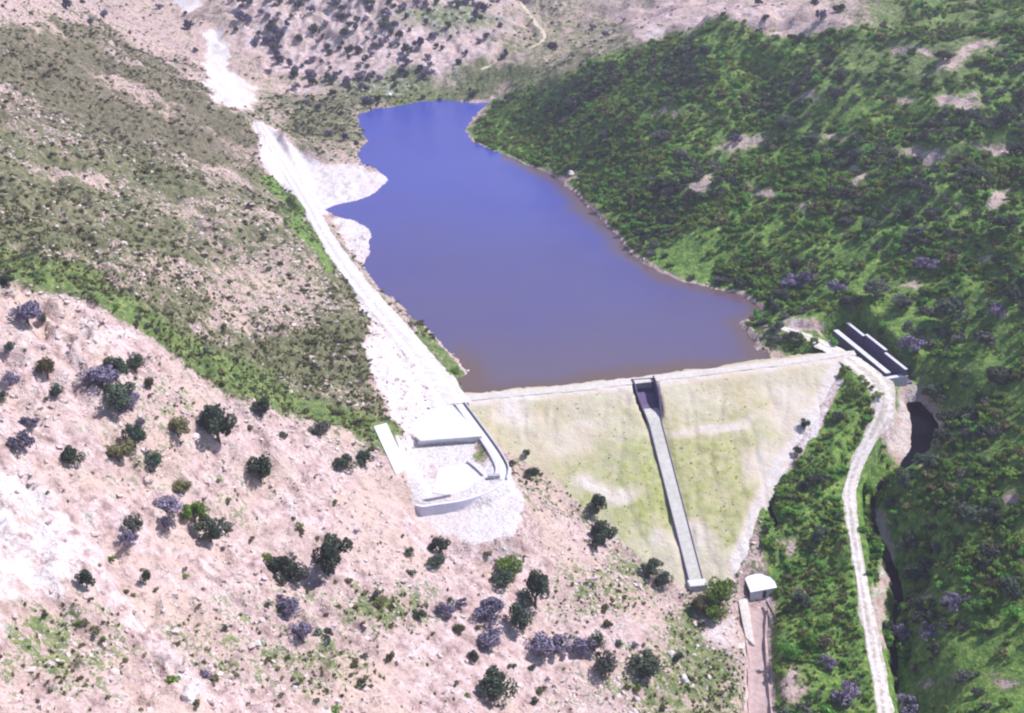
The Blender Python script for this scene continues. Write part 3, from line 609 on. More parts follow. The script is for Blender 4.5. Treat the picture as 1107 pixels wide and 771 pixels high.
wall_line('parapet_wall', pline([(444, 544), (462, 542), (487, 537)], 2.0), .8, .4, M['concrete_old'], 'low grey parapet along the lower left edge of the white terrace')
cw = pline([(447, 545), (456, 548), (470, 546), (492, 543), (512, 538), (532, 530), (547, 518), (551, 506)], 2.0)
wall_line('retaining_wall', cw, .25, .9, M['concrete_lav'], 'tall curved lavender-grey retaining wall around the lower edge of the terrace', base=-3.4)
wall_line('retaining_wall', pline([(452, 479), (485, 476), (519, 475)], 3.0), .75, .4, M['concrete'], 'straight retaining wall below the white concrete apron')
wall_line('kerb_wall', pline([(505, 500), (514, 507), (522, 515)], 2.0), .7, .4, M['concrete'], 'short slanting kerb wall beside the small white pad')
p = at_z(534, 517, 2.1); mb = MB(); mb.box(p + np.array([0, 0, .5]), (1, .1, 0), (-.1, 1, 0), (0, 0, 1), 3.2, 1.2, 1.2); tag(mb.build('concrete_block', M['concrete_old'], None, .08), 'grey concrete block closing the lower end of the ramp', 'block')
r = [np.array([q[0], q[1], _sp[0] * q[0] + _sp[1] * q[1] + _sp[2]]) for q in SLAB_C]; SLAB_LEFT = SLAB_C
mb = MB(); mb.prism([q - z3_ * .8 for q in r], [q + z3_ * .3 for q in r]); tag(mb.build('concrete_slab', M['concrete_white'], None, .05), 'long white concrete slab lying down the slope left of the terrace', 'slab')

# ------------------------------------------------------------------ spillway on the right abutment
sp = empty('side_spillway', (float(sw[0][0]), float(sw[0][1]), 0.0)); tag(sp, 'concrete side spillway with two long shaded walls beside the road', 'spillway')
s3, n3, z3 = np.array([*su, 0]), np.array([*sn, 0]), np.array([0, 0, 1.0])
def spt(a, b, z): return np.array([sw[0][0] + su[0] * a + sn[0] * b, sw[0][1] + su[1] * a + sn[1] * b, z])
def spz(a): return 2.6 - 1.2 * a / SL
mb = MB(); mb.prism([spt(-2, -3.9, -3), spt(SL + 1, -3.9, -3), spt(SL + 1, 9.4, -3), spt(-2, 9.4, -3)], [spt(-2, -3.9, spz(0) - 3.0), spt(SL + 1, -3.9, spz(SL) - 3.0), spt(SL + 1, 9.4, spz(SL) - 3.0), spt(-2, 9.4, spz(0) - 3.0)]); mb.build('channel_floor', M['wall_dark'], sp)  # divider wall's shadow put into the floor colour
ww = empty('divider_wall', (0, 0, 0)); ww.parent = sp
nseg = 5
for i in range(nseg):                                # left (divider) wall, panel by panel with a pale flat top
    a0, a1 = SL * i / nseg + .03, SL * (i + 1) / nseg - .03; mb = MB()
    mb.prism([spt(a0, 0, -3), spt(a1, 0, -3), spt(a1, 1.5, -3), spt(a0, 1.5, -3)], [spt(a0, 0, spz(a0) + .9), spt(a1, 0, spz(a1) + .9), spt(a1, 1.5, spz(a1) + .9), spt(a0, 1.5, spz(a0) + .9)]); mb.build('wall_panel', M['wall_dark'], ww)  # shade of the left face put into the panel colour
    mb = MB(); mb.prism([spt(a0, -.15, spz(a0) + .9), spt(a1, -.15, spz(a1) + .9), spt(a1, 1.65, spz(a1) + .9), spt(a0, 1.65, spz(a0) + .9)], [spt(a0, -.15, spz(a0) + 1.1), spt(a1, -.15, spz(a1) + 1.1), spt(a1, 1.65, spz(a1) + 1.1), spt(a0, 1.65, spz(a0) + 1.1)]); mb.build('wall_coping', M['concrete_white'], ww)
rw = empty('hillside_wall', (0, 0, 0)); rw.parent = sp
for a0, a1, hi, off in ((-1.5, SL * .28, 2.2, 0.0), (SL * .285, SL * .66, 2.8, .5), (SL * .665, SL * 1.04, 2.0, .2)):
    b0 = 5.6 + off; mb = MB()
    mb.prism([spt(a0, b0, -3), spt(a1, b0, -3), spt(a1, b0 + .8, -3), spt(a0, b0 + .8, -3)], [spt(a0, b0, spz(a0) + hi), spt(a1, b0, spz(a1) + hi), spt(a1, b0 + .8, spz(a1) + hi), spt(a0, b0 + .8, spz(a0) + hi)]); mb.build('wall_panel', M['wall_dark'], rw)  # shaded face painted by the panel colour here too
    mb = MB(); mb.prism([spt(a0, b0 - .1, spz(a0) + hi), spt(a1, b0 - .1, spz(a1) + hi), spt(a1, b0 + .95, spz(a1) + hi), spt(a0, b0 + .95, spz(a0) + hi)], [spt(a0, b0 - .1, spz(a0) + hi + .2), spt(a1, b0 - .1, spz(a1) + hi + .2), spt(a1, b0 + .95, spz(a1) + hi + .2), spt(a0, b0 + .95, spz(a0) + hi + .2)]); mb.build('wall_coping', M['concrete_white'], rw)
mb = MB(); mb.prism([spt(SL - .2, -3.9, -4), spt(SL + 1.4, -3.9, -4), spt(SL + 1.4, 7, -4), spt(SL - .2, 7, -4)], [spt(SL - .2, -3.9, spz(SL) - .2), spt(SL + 1.4, -3.9, spz(SL) - .2), spt(SL + 1.4, 7, spz(SL) - .2), spt(SL - .2, 7, spz(SL) - .2)]); mb.build('end_sill', M['concrete_white'], sp)

# ------------------------------------------------------------------ valve house and outlet channel at the toe
hp, ht = hit(820, 646); hz = hp[2]
vh = empty('valve_house', (float(hp[0]), float(hp[1]), float(hz))); tag(vh, 'small white-roofed valve house at the foot of the dam', 'building')
ang = R(16); hx, hy = np.array([math.cos(ang), math.sin(ang), 0]), np.array([-math.sin(ang), math.cos(ang), 0]); hc = np.array([hp[0], hp[1] + 2.2, hz])
W_, D_, H_ = 7.2, 6.0, 3.0
mb = MB(); mb.box(hc + z3 * (H_ / 2 - .6), hx, hy, z3, W_, D_, H_ + 1.2); mb.build('wall', M['concrete_white'], vh, .04)
mb = MB()
def hpt(a, b, z): return hc + hx * a + hy * b + z3 * z
pr = [(-W_ / 2 - .35, -D_ / 2 - .5), (W_ / 2 + .35, -D_ / 2 - .5), (W_ / 2 + .35, D_ / 2 + .5), (-W_ / 2 - .35, D_ / 2 + .5)]
zr = lambda b: H_ + .05 + .5 * (b + D_ / 2)
mb.prism([hpt(a, b, zr(b) ) for a, b in pr], [hpt(a, b, zr(b) + .3) for a, b in pr]); mb.build('roof', M['roof'], vh)
mb = MB(); mb.prism([hpt(a, b, H_ - .62) for a, b in [(-W_ / 2 + .02, -D_ / 2 + .02), (W_ / 2 - .02, -D_ / 2 + .02), (W_ / 2 - .02, D_ / 2 - .02), (-W_ / 2 + .02, D_ / 2 - .02)]], [hpt(a, b, zr(b) + .02) for a, b in [(-W_ / 2 + .02, -D_ / 2 + .02), (W_ / 2 - .02, -D_ / 2 + .02), (W_ / 2 - .02, D_ / 2 - .02), (-W_ / 2 + .02, D_ / 2 - .02)]]); mb.build('gable', M['concrete_white'], vh)
mb = MB(); mb.box(hpt(.6, -D_ / 2 - .03, 1.1), hx, hy, z3, 1.1, .1, 2.2); dr = mb.build('door', M['dark_steel'], vh)
mb = MB(); mb.box(hpt(-W_ / 2 - .04, .1, 1.5), hx, hy, z3, .12, D_ * .86, 3.0); mb.build('wall_shade_panel', M['wall_dark'], vh)  # added dark panel, paints the shade of the left wall
mb = MB(); mb.box(hpt(W_ / 2 + 1.6, .6, H_ - .4), hx, hy, z3, 3.2, .25, .25); mb.build('hoist_beam', M['concrete_white'], vh)
oc = empty('outlet_channel', (float(OUTLET[0][0]), float(OUTLET[0][1]), float(OUTLET[0][2]))); tag(oc, 'pink-bedded outlet channel running from the valve house to the bottom edge', 'channel')
OL = OUTLET[1:]; T = np.gradient(OL[:, :2], axis=0); T /= np.linalg.norm(T, axis=1)[:, None]; S = np.stack([-T[:, 1], T[:, 0]], 1); u = np.linspace(-1, 1, 9)
BX = OL[:, 0:1] + S[:, 0:1] * u[None] * OL[:, 3:4]; BY = OL[:, 1:2] + S[:, 1:2] * u[None] * OL[:, 3:4]
child_grid('channel_bed', BX, BY, ground(BX, BY) + .1 + fbm(BX, BY, 2, 2, 8) * .2, M['pink_bed'], oc)
for sd_ in (-1, 1):
    mb = MB(); rings = []
    for q, s_ in zip(OL, S):
        c = q[:2] + s_ * sd_ * q[3]; z = float(ground(*(q[:2]))) + .1; rings.append([(*(c + s_ * .3), z - 1), (*(c - s_ * .3), z - 1), (*(c - s_ * .3), z + 1.0 + .3 * math.sin(len(rings) * 1.3)), (*(c + s_ * .3), z + .8)])
    mb.sweep(rings); mb.build('channel_wall', M['pink_bed'], oc)
def tube(mb, a, b, r0, r1, n=8):
    a, b = np.array(a, float), np.array(b, float); d = (b - a) / np.linalg.norm(b - a); e = np.cross(d, (0, 0, 1) if abs(d[2]) < .9 else (1, 0, 0)); e /= np.linalg.norm(e); f_ = np.cross(d, e)
    mb.sweep([[c + (e * math.cos(k * 2 * math.pi / n) + f_ * math.sin(k * 2 * math.pi / n)) * r for k in range(n)] for c, r in ((a, r0), (b, r1))])
pa, pb = hit(828, 655)[0], hit(839, 674)[0]; mb = MB(); tube(mb, pa + z3 * 1.3, pb + z3 * .9, .3, .3, 10); tag(mb.build('outlet_pipe', M['dark_steel']), 'dark pipe slanting along the channel just below the valve house', 'pipe')
mb = MB(); r = [hit(a, b)[0] for a, b in [(798, 650), (808, 648), (816, 700), (806, 690)]]; mb.prism([(q[0], q[1], q[2] - 1) for q in r], [(q[0], q[1], q[2] + .35) for q in r]); tag(mb.build('concrete_apron_slab', M['track'], None, .05), 'pale sloping slab on the left bank of the outlet channel', 'slab')

# ------------------------------------------------------------------ plants
def crown_data(seed, nleaf, lobes, ls, squash=.85, hollow=.55):
    r = np.random.default_rng(seed); cs = []
    for i in range(lobes):
        th = r.uniform(0, 2 * math.pi); rad = .34 * r.uniform(0, 1) ** .6; cs.append((rad * math.cos(th), rad * math.sin(th), .26 + r.uniform(0, .44) * (1 - rad), r.uniform(.09, .24)))
    cs = np.array(cs); k = r.integers(0, lobes, nleaf)
    d = r.normal(size=(nleaf, 3)); d /= np.linalg.norm(d, axis=1)[:, None]; rr = hollow + (1 - hollow) * r.uniform(0, 1, nleaf) ** .6
    c = cs[k, :3] + d * (cs[k, 3] * rr)[:, None]; c[:, 2] = np.maximum(c[:, 2] * squash, .03)
    n_ = d + r.normal(size=(nleaf, 3)) * .7; n_ /= np.linalg.norm(n_, axis=1)[:, None]
    a = np.cross(n_, r.normal(size=(nleaf, 3))); a /= np.linalg.norm(a, axis=1)[:, None]; b = np.cross(n_, a)
    s = ls * r.uniform(.6, 1.4, nleaf)[:, None]; a = a * s; b = b * s * .75
    v = np.stack([c - a, c - b * .9, c + a, c + b], 1).reshape(-1, 3); q = np.arange(nleaf * 4).reshape(-1, 4)
    return v, q, np.repeat(r.uniform(0, 1, nleaf), 4)
def crown_mesh(name, material, *a, **kw):
    v, q, sh = crown_data(*a, **kw); return mesh_np(name, v, q, material, False, ('shade', 'FLOAT', sh))
def trunk_mesh(seed, twiggy=False):
    r = random.Random(seed); mb = MB(); tube(mb, (0, 0, -.08), (.02, .01, .2), .045, .03, 6)
    for i in range(14 if twiggy else 6):
        th = i * 2.4 + r.uniform(-.4, .4); l = r.uniform(.2, .38); z0 = r.uniform(.08, .22); tube(mb, (.01, 0, z0), (math.cos(th) * l, math.sin(th) * l, z0 + r.uniform(.15, .4)), .02, .006, 5)
    me = bpy.data.meshes.new('trunk'); me.from_pydata([tuple(map(float, v)) for v in mb.v], [], mb.f); me.materials.append(M['bark']); return me
BIG, SMALL = {}, {}
TRUNKS = [trunk_mesh(i) for i in range(3)]
for ki, kn in enumerate(('dark', 'mid', 'olive', 'grey', 'purple', 'lush', 'yellow', 'far')):
    BIG[kn] = [crown_mesh('crown', M['leaf_' + kn], 100 + ki * 10 + j, 1500 if kn != 'purple' else 1300, 11 + j, .036, .9 if kn != 'purple' else .8) for j in range(3)]
    SMALL[kn] = [crown_mesh('crown', M['leaf_' + kn], 500 + ki * 10 + j, 230, 6 + j, .085, .8) for j in range(3)]
SPREAD = 0.86                                        # a crown mesh of unit scale is about this wide
def plant(name, pos, width, height, kind, label, group=None, cat='shrub', big=True, trunk=True, lean=0):
    root = empty(name, (float(pos[0]), float(pos[1]), float(pos[2]) - .05)); s = width / SPREAD
    root.scale = (s * random.uniform(.85, 1.2), s * random.uniform(.8, 1.1), height / .72 * random.uniform(.85, 1.15)); root.rotation_euler = (0, 0, random.uniform(0, 6.28))
    link(bpy.data.objects.new('crown', random.choice((BIG if big else SMALL)[kind])), root)
    if trunk: link(bpy.data.objects.new('trunk', random.choice(TRUNKS)), root)
    return tag(root, label, cat, group)
ORD = ['first', 'second', 'third', 'fourth', 'fifth', 'sixth', 'seventh', 'eighth', 'ninth', 'tenth', 'eleventh', 'twelfth', 'thirteenth', 'fourteenth', 'fifteenth', 'sixteenth']
KIND_WORDS = {'dark': 'dark green shrub', 'mid': 'green shrub', 'olive': 'olive green shrub', 'grey': 'grey-green shrub', 'purple': 'grey-purple shrub', 'lush': 'bright green bush', 'yellow': 'yellow-green bush'}
ZONES = {
 'on the pink slope at the left edge': [(30, 340, 36, 34, 'purple'), (46, 346, 14, 16, 'dark'), (8, 305, 22, 18, 'dark'), (12, 378, 13, 13, 'dark'), (52, 402, 24, 28, 'olive'), (62, 425, 20, 20, 'dark'), (4, 430, 15, 16, 'dark'), (12, 412, 20, 18, 'purple'), (23, 478, 34, 34, 'purple'), (32, 458, 22, 20, 'purple')],
 'in the upper pink-slope clump': [(80, 495, 30, 30, 'dark'), (112, 412, 36, 34, 'purple'), (125, 405, 32, 30, 'dark'), (147, 397, 28, 26, 'dark'), (130, 436, 40, 30, 'dark'), (143, 438, 24, 30, 'purple'), (151, 458, 16, 14, 'purple'), (128, 490, 44, 30, 'olive'), (146, 475, 28, 32, 'dark'), (167, 502, 26, 22, 'dark'), (163, 417, 12, 18, 'olive')],
 'on the pink slope under the green gully': [(193, 465, 33, 26, 'olive'), (237, 466, 44, 44, 'dark'), (226, 452, 20, 24, 'grey'), (283, 445, 24, 22, 'dark'), (282, 512, 36, 42, 'dark'), (347, 466, 22, 20, 'grey'), (375, 501, 24, 18, 'dark'), (395, 499, 22, 18, 'dark')],
 'on the slope beside the bare white patch': [(145, 570, 26, 26, 'grey'), (140, 585, 20, 18, 'purple'), (180, 548, 38, 24, 'purple'), (183, 568, 16, 26, 'purple'), (212, 560, 30, 34, 'mid'), (228, 578, 36, 34, 'dark'), (94, 630, 20, 24, 'dark'), (158, 627, 12, 22, 'dark'), (195, 528, 26, 16, 'olive')],
 'in the low pink-slope cluster': [(360, 605, 50, 54, 'dark'), (306, 622, 34, 34, 'dark'), (323, 620, 32, 34, 'grey'), (312, 660, 32, 32, 'purple'), (326, 684, 28, 32, 'purple'), (290, 604, 14, 14, 'mid')],
 'below the round white spoil bank': [(476, 592, 22, 24, 'dark'), (472, 609, 22, 20, 'dark'), (444, 598, 11, 13, 'dark'), (482, 660, 22, 20, 'purple'), (453, 666, 20, 17, 'dark'), (497, 680, 14, 12, 'olive'), (410, 652, 20, 14, 'olive'), (423, 712, 13, 14, 'olive'), (512, 711, 11, 12, 'dark')],
 'in the big clump at bottom centre': [(548, 614, 32, 30, 'mid'), (543, 628, 30, 24, 'dark'), (579, 645, 44, 46, 'dark'), (562, 672, 34, 34, 'dark'), (532, 662, 38, 30, 'purple'), (528, 690, 38, 26, 'purple'), (584, 702, 34, 28, 'purple'), (604, 698, 28, 24, 'purple'), (629, 699, 28, 26, 'purple'), (643, 698, 22, 22, 'dark'), (538, 743, 48, 48, 'dark'), (655, 724, 32, 32, 'grey'), (698, 720, 40, 34, 'dark'), (733, 712, 14, 12, 'dark')],
 'beside the left edge of the dam': [(652, 578, 30, 34, 'dark'), (644, 588, 22, 22, 'dark'), (646, 549, 22, 24, 'dark'), (573, 513, 18, 18, 'dark'), (569, 491, 11, 11, 'dark'), (554, 502, 9, 9, 'dark'), (705, 615, 24, 18, 'dark'), (716, 628, 26, 18, 'dark'), (440, 600, 9, 9, 'olive')],
 'between the chute foot and valve house': [(756, 655, 30, 26, 'olive'), (778, 648, 34, 34, 'mid'), (772, 664, 26, 20, 'mid')],
 'on the green hill right of the lake': [(762, 58, 18, 14, 'dark'), (893, 68, 14, 10, 'dark'), (1020, 62, 20, 12, 'dark'), (1040, 137, 22, 16, 'dark'), (850, 135, 30, 16, 'dark'), (895, 178, 16, 12, 'dark'), (878, 152, 18, 14, 'dark'), (860, 290, 18, 16, 'dark'), (1085, 130, 26, 22, 'dark'), (1098, 165, 26, 14, 'dark'), (980, 232, 28, 18, 'dark'), (940, 245, 22, 16, 'dark'), (715, 150, 26, 12, 'grey'), (735, 170, 20, 12, 'grey'), (1060, 190, 26, 14, 'dark'), (795, 150, 14, 12, 'purple'), (1090, 245, 30, 24, 'dark')],
 'in the scrub above the spillway': [(856, 306, 26, 22, 'purple'), (874, 300, 24, 18, 'purple'), (903, 312, 24, 20, 'purple'), (1000, 286, 24, 18, 'purple'), (985, 372, 28, 22, 'purple'), (1030, 340, 40, 28, 'dark'), (1078, 338, 26, 24, 'purple'), (1095, 320, 30, 26, 'dark'), (945, 315, 32, 22, 'grey'), (975, 330, 26, 18, 'grey'), (845, 322, 20, 16, 'dark'), (838, 334, 18, 14, 'dark'), (1080, 410, 40, 22, 'dark'), (920, 330, 24, 18, 'dark')],
 'among the bushes right of the stream': [(1030, 652, 26, 24, 'purple'), (976, 684, 28, 22, 'purple'), (1003, 684, 26, 20, 'purple'), (982, 762, 34, 24, 'purple'), (1040, 735, 26, 20, 'grey'), (1050, 560, 40, 24, 'dark'), (1090, 640, 36, 26, 'dark')],
 'overhanging the dark stream': [(1022, 455, 26, 24, 'dark'), (1018, 478, 28, 22, 'dark'), (1000, 500, 28, 22, 'dark'), (976, 520, 24, 20, 'dark'), (962, 548, 20, 20, 'dark'), (980, 590, 26, 24, 'dark'), (990, 625, 28, 24, 'dark'), (990, 655, 26, 22, 'dark'), (1012, 428, 26, 20, 'dark')],
 'in the green strip between dam and road': [(895, 715, 20, 20, 'purple'), (915, 752, 36, 26, 'purple'), (880, 520, 24, 18, 'dark'), (905, 452, 18, 16, 'dark'), (885, 580, 24, 20, 'dark'), (865, 650, 26, 22, 'dark'), (850, 705, 24, 20, 'lush'), (877, 690, 26, 20, 'lush'), (870, 460, 14, 14, 'dark'), (862, 488, 12, 12, 'dark')],
}
placed = []
for zone, lst in ZONES.items():
    by = {}
    for e in lst: by.setdefault(e[4] if True else 0, []).append(e)
    for kn, es in by.items():
        es.sort(key=lambda e: e[0])
        for i, (px, py, wp, hp_, _) in enumerate(es):
            pos, tt = hit(px, py + hp_ * .26); wm = wp * tt / FPX; hm = hp_ * tt / FPX * .88
            lab = f'{KIND_WORDS[kn]} {zone}' if len(es) == 1 else f'{ORD[i]} from left of {KIND_WORDS[kn]}s {zone}'
            plant('shrub', pos, wm, max(hm, wm * .5), kn, lab, zone and ('shrubs ' + zone)); placed.append((pos[0], pos[1], wm / 2))
# small dark dots of shrub on the near slope
rl = random.Random(5); n_small = 0
while n_small < 90:
    px, py = rl.uniform(0, 800), rl.uniform(330, 770)
    if poly_sd(np.array([px]), np.array([py]), [(0, 320), (60, 320), (150, 365), (200, 410), (300, 460), (400, 490), (440, 590), (560, 600), (650, 640), (740, 660), (800, 700), (810, 771), (0, 771)], 5)[0] > 0: continue
    if poly_sd(np.array([px]), np.array([py]), [(0, 500), (40, 510), (85, 560), (108, 612), (60, 655), (0, 700)], 5)[0] < 0: continue
    if py < 560 and rl.random() < .72: continue
    pos, tt = hit(px, py); wp = rl.choice((6, 7, 8, 9, 11, 13, 15)); wm = wp * tt / FPX
    plant('small_shrub', pos, wm, wm * rl.uniform(.6, .85), rl.choice(('dark', 'olive', 'olive', 'olive', 'mid', 'grey', 'purple')), 'small shrub dotted over the near pink rocky slope', 'small shrubs dotted over the near slope', big=False, trunk=False); n_small += 1
# dark round trees on the far hills
far = [(421, 3), (172, 8), (113, 17), (98, 24), (72, 8), (90, 3), (212, 55), (202, 30), (200, 14), (827, 21), (820, 4), (880, 4), (907, 12), (887, 20), (283, 14), (257, 32), (275, 45), (295, 53), (290, 78), (339, 65), (350, 40), (353, 52), (395, 20), (320, 95), (330, 110), (345, 118), (362, 100), (370, 122), (355, 145), (373, 150), (385, 155), (540, 28), (525, 40), (503, 58), (545, 62), (640, 30), (655, 38), (600, 53), (458, 105), (475, 108), (512, 104), (398, 112), (410, 108)]
rl = random.Random(11)
while len(far) < 190:
    px, py = rl.uniform(240, 545), rl.uniform(-2, 100)
    if poly_sd(np.array([px]), np.array([py]), [(238, -4), (545, -4), (540, 30), (500, 70), (430, 100), (330, 95), (262, 52)], 5)[0] > -1: continue
    if px > 470 and rl.random() < .6: continue
    if min((px - a) ** 2 + (py - b) ** 2 for a, b in far) < 20: continue
    far.append((px, py))
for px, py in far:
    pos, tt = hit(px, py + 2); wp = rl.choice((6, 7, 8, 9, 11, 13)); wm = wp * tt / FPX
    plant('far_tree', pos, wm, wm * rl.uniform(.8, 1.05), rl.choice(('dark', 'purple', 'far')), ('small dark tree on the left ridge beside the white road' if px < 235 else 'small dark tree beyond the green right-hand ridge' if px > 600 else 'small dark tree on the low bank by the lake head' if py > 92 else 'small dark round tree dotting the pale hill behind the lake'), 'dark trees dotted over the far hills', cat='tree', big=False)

# ------------------------------------------------------------------ scattered cover: points with size, turn and kind, one object per kind of cover
protos = bpy.data.collections.new('scatter_sources')
def proto_collection(name, meshes):
    c = bpy.data.collections.new(name)
    for i, me in enumerate(meshes): c.objects.link(bpy.data.objects.new(f'{name}_{i:02d}', me))
    return c
def scatter(name, pts, scl, rot, idx, coll, label, cat):
    me = bpy.data.meshes.new(name); me.vertices.add(len(pts)); me.vertices.foreach_set('co', np.asarray(pts, np.float32).ravel())
    for an, ty, data, key in (('scl', 'FLOAT_VECTOR', scl, 'vector'), ('rot', 'FLOAT_VECTOR', rot, 'vector'), ('idx', 'INT', idx, 'value')):
        a = me.attributes.new(an, ty, 'POINT'); a.data.foreach_set(key, np.asarray(data, np.int32 if ty == 'INT' else np.float32).ravel())
    o = link(bpy.data.objects.new(name, me))
    ng = bpy.data.node_groups.new(name + '_nodes', 'GeometryNodeTree')
    ng.interface.new_socket('Geometry', in_out='INPUT', socket_type='NodeSocketGeometry'); ng.interface.new_socket('Geometry', in_out='OUTPUT', socket_type='NodeSocketGeometry')
    gi, go = ng.nodes.new('NodeGroupInput'), ng.nodes.new('NodeGroupOutput'); ip = ng.nodes.new('GeometryNodeInstanceOnPoints'); ci = ng.nodes.new('GeometryNodeCollectionInfo')
    ci.inputs['Collection'].default_value = coll; ci.inputs['Separate Children'].default_value = True; ci.inputs['Reset Children'].default_value = True
    ip.inputs['Pick Instance'].default_value = True
    def attr(an, ty):
        q = ng.nodes.new('GeometryNodeInputNamedAttribute'); q.data_type = ty; q.inputs['Name'].default_value = an; return q.outputs[0]
    ng.links.new(gi.outputs[0], ip.inputs['Points']); ng.links.new(ci.outputs[0], ip.inputs['Instance']); ng.links.new(attr('idx', 'INT'), ip.inputs['Instance Index'])
    ng.links.new(attr('rot', 'FLOAT_VECTOR'), ip.inputs['Rotation']); ng.links.new(attr('scl', 'FLOAT_VECTOR'), ip.inputs['Scale']); ng.links.new(ip.outputs[0], go.inputs[0])
    md = o.modifiers.new('scatter', 'NODES'); md.node_group = ng
    return tag(o, label, cat, kind='stuff')
def field(A):
    def f(x, y):
        i = np.clip(np.searchsorted(gx, x) - 1, 0, len(gx) - 2); j = np.clip(np.searchsorted(gy, y) - 1, 0, len(gy) - 2); return A[j, i]
    return f
fG, fP, fL, fLS, fD = field(G), field(PA), field(LU), field(ls), field(np.where(DSD > 1e5, 99, DSD))
clear = np.minimum.reduce([ROADD - 2.6, cd - cv[..., 1] - .4, line_d(GX, GY, ROAD_L, 20)[0] - 4, line_d(GX, GY, TRACK_F, 20)[0] - 2, poly_sd(GX, GY, TERR_UP, 10), poly_sd(GX, GY, TERR_LO, 10), poly_sd(GX, GY, SKIRT, 10) - 1, line_d(GX, GY, ROAD_T, 10)[0] - 3, cd2 - cv2[..., 1] - 1.2, cd3 - cv3[..., 1] - .3])
spk = ((a_ > -3) & (a_ < SL + 2) & (b_ > -5) & (b_ < 7.5)); clear = np.where(spk, -1, clear); clear = np.minimum(clear, poly_sd(GX, GY, SLAB_LEFT, 6) - 1.2); clear = np.where(((GX - hc[0]) ** 2 + (GY - hc[1]) ** 2) < 25, -1, clear)
fC = field(clear)
def sample(n, x0, x1, y0, y1, dens):
    x = rng.uniform(x0, x1, n); y = rng.uniform(y0, y1, n); z = ground(x, y); px, py = project(x, y, z)
    ok = (px > -120) & (px < 1227) & (py > -60) & (py < 850) & (fLS(x, y) > .3) & (fC(x, y) > 0) & (fD(x, y) > .6)
    x, y, z, px, py = (v[ok] for v in (x, y, z, px, py)); k = rng.uniform(0, 1, len(x)) < dens(x, y, px, py)
    return x[k], y[k], z[k], px[k], py[k]
def rots(n, tilt=.15): return np.stack([rng.normal(0, tilt, n), rng.normal(0, tilt, n), rng.uniform(0, 6.28, n)], -1)
def not_under(x, y):
    ok = np.ones(len(x), bool)
    for a, b, r_ in placed: ok &= (x - a) ** 2 + (y - b) ** 2 > (r_ * .8) ** 2
    return ok
# dense scrub of the right-hand hill
kinds_r = ['lush', 'lush', 'mid', 'mid', 'dark', 'yellow', 'yellow', 'grey', 'olive']
coll_r = proto_collection('scrub_bush', [SMALL[k][i % 3] for i, k in enumerate(kinds_r)])
x, y, z, px, py = sample(150000, -20, 330, 150, 800, lambda x, y, px, py: sstep(.55, .95, fG(x, y)) * sstep(.5, .85, fL(x, y)) * .27 * (1.15 + 2.0 * fbm(x, y, 30, 3, 401)))
ok = not_under(x, y); x, y, z, px, py = (v[ok] for v in (x, y, z, px, py)); n = len(x)
pn = fbm(x, y, 26, 3, 402); u = rng.uniform(0, 1, n) + pn * 1.3 + .04
idx = np.select([u < .03, u < .12, u < .28, u < .44, u < .56, u < .68, u < .76], [7, 4, 2, 3, 0, 1, 8], 5)
wd = rng.uniform(1.2, 4.2, n) * np.where(idx == 5, .7, 1) * np.where(rng.uniform(0, 1, n) < .08, 1.6, 1); ht_ = wd * rng.uniform(.55, .95, n)
strip = poly_sd(px, py, [(905, 410), (940, 450), (920, 520), (928, 600), (945, 760), (840, 771), (838, 640), (826, 550)], 5) < 0
wd = np.where(strip, wd * .72, wd); ht_ = np.where(strip, ht_ * .55, ht_); idx = np.where(strip & (rng.uniform(0, 1, n) < .55), rng.choice([0, 1, 5, 3], n), idx)
order = np.argsort(-(wd / y)); near = order[:260]; rest = np.ones(n, bool); rest[near] = False
KR = {0: 'lush', 1: 'lush', 2: 'mid', 3: 'mid', 4: 'dark', 5: 'yellow', 6: 'yellow', 7: 'grey', 8: 'olive'}
for i in near:
    plant('bush', (x[i], y[i], z[i]), wd[i], ht_[i], KR[int(idx[i])], (KIND_WORDS[KR[int(idx[i])]].replace('shrub', 'bush') + (' in the low growth between dam and valley road' if strip[i] else ' in dense scrub above the spillway' if py[i] < 400 else ' in dense scrub right of the dark stream')), ('bushes between dam and road' if strip[i] else 'bushes of the right-hand scrub'), cat='bush', big=False, trunk=False)
scatter('hillside_scrub', np.stack([x, y, z - .05], -1)[rest], np.stack([wd / SPREAD, wd / SPREAD, ht_ / .72], -1)[rest], rots(n)[rest], idx[rest], coll_r, 'dense green scrub covering the hill right of the lake', 'scrub')
print('right scrub', n)
# low olive scrub of the left hillside and the far slopes
coll_l = proto_collection('low_bush', [SMALL['olive'][0], SMALL['olive'][1], SMALL['grey'][0], SMALL['mid'][0], SMALL['dark'][0], SMALL['yellow'][1]])
x, y, z, px, py = sample(120000, -330, 40, 170, 720, lambda x, y, px, py: sstep(.25, .8, fG(x, y)) * .34 * (1.2 + 1.8 * fbm(x, y, 18, 3, 411)) * (px < 470))
n = len(x); u = rng.uniform(0, 1, n) + fL(x, y) * .35; idx = np.select([u < .5, u < .92, u < 1.08, u < 1.12, u < 1.2], [0, 1, 2, 4, 3], 5)
wd = .6 + 2.0 * rng.uniform(0, 1, n) ** 1.8; ht_ = wd * rng.uniform(.3, .6, n)
scatter('left_scrub', np.stack([x, y, z - .05], -1), np.stack([wd / SPREAD, wd / SPREAD, ht_ / .72], -1), rots(n), idx, coll_l, 'low olive scrub speckling the left-hand hillside', 'scrub'); print('left scrub', n)
x, y, z, px, py = sample(26000, -260, 330, 640, 1150, lambda x, y, px, py: (.03 + .16 * sstep(.3, .9, fG(x, y))) * (1.1 + 1.6 * fbm(x, y, 24, 3, 421)) * (1 - sstep(.5, .8, fP(x, y))))
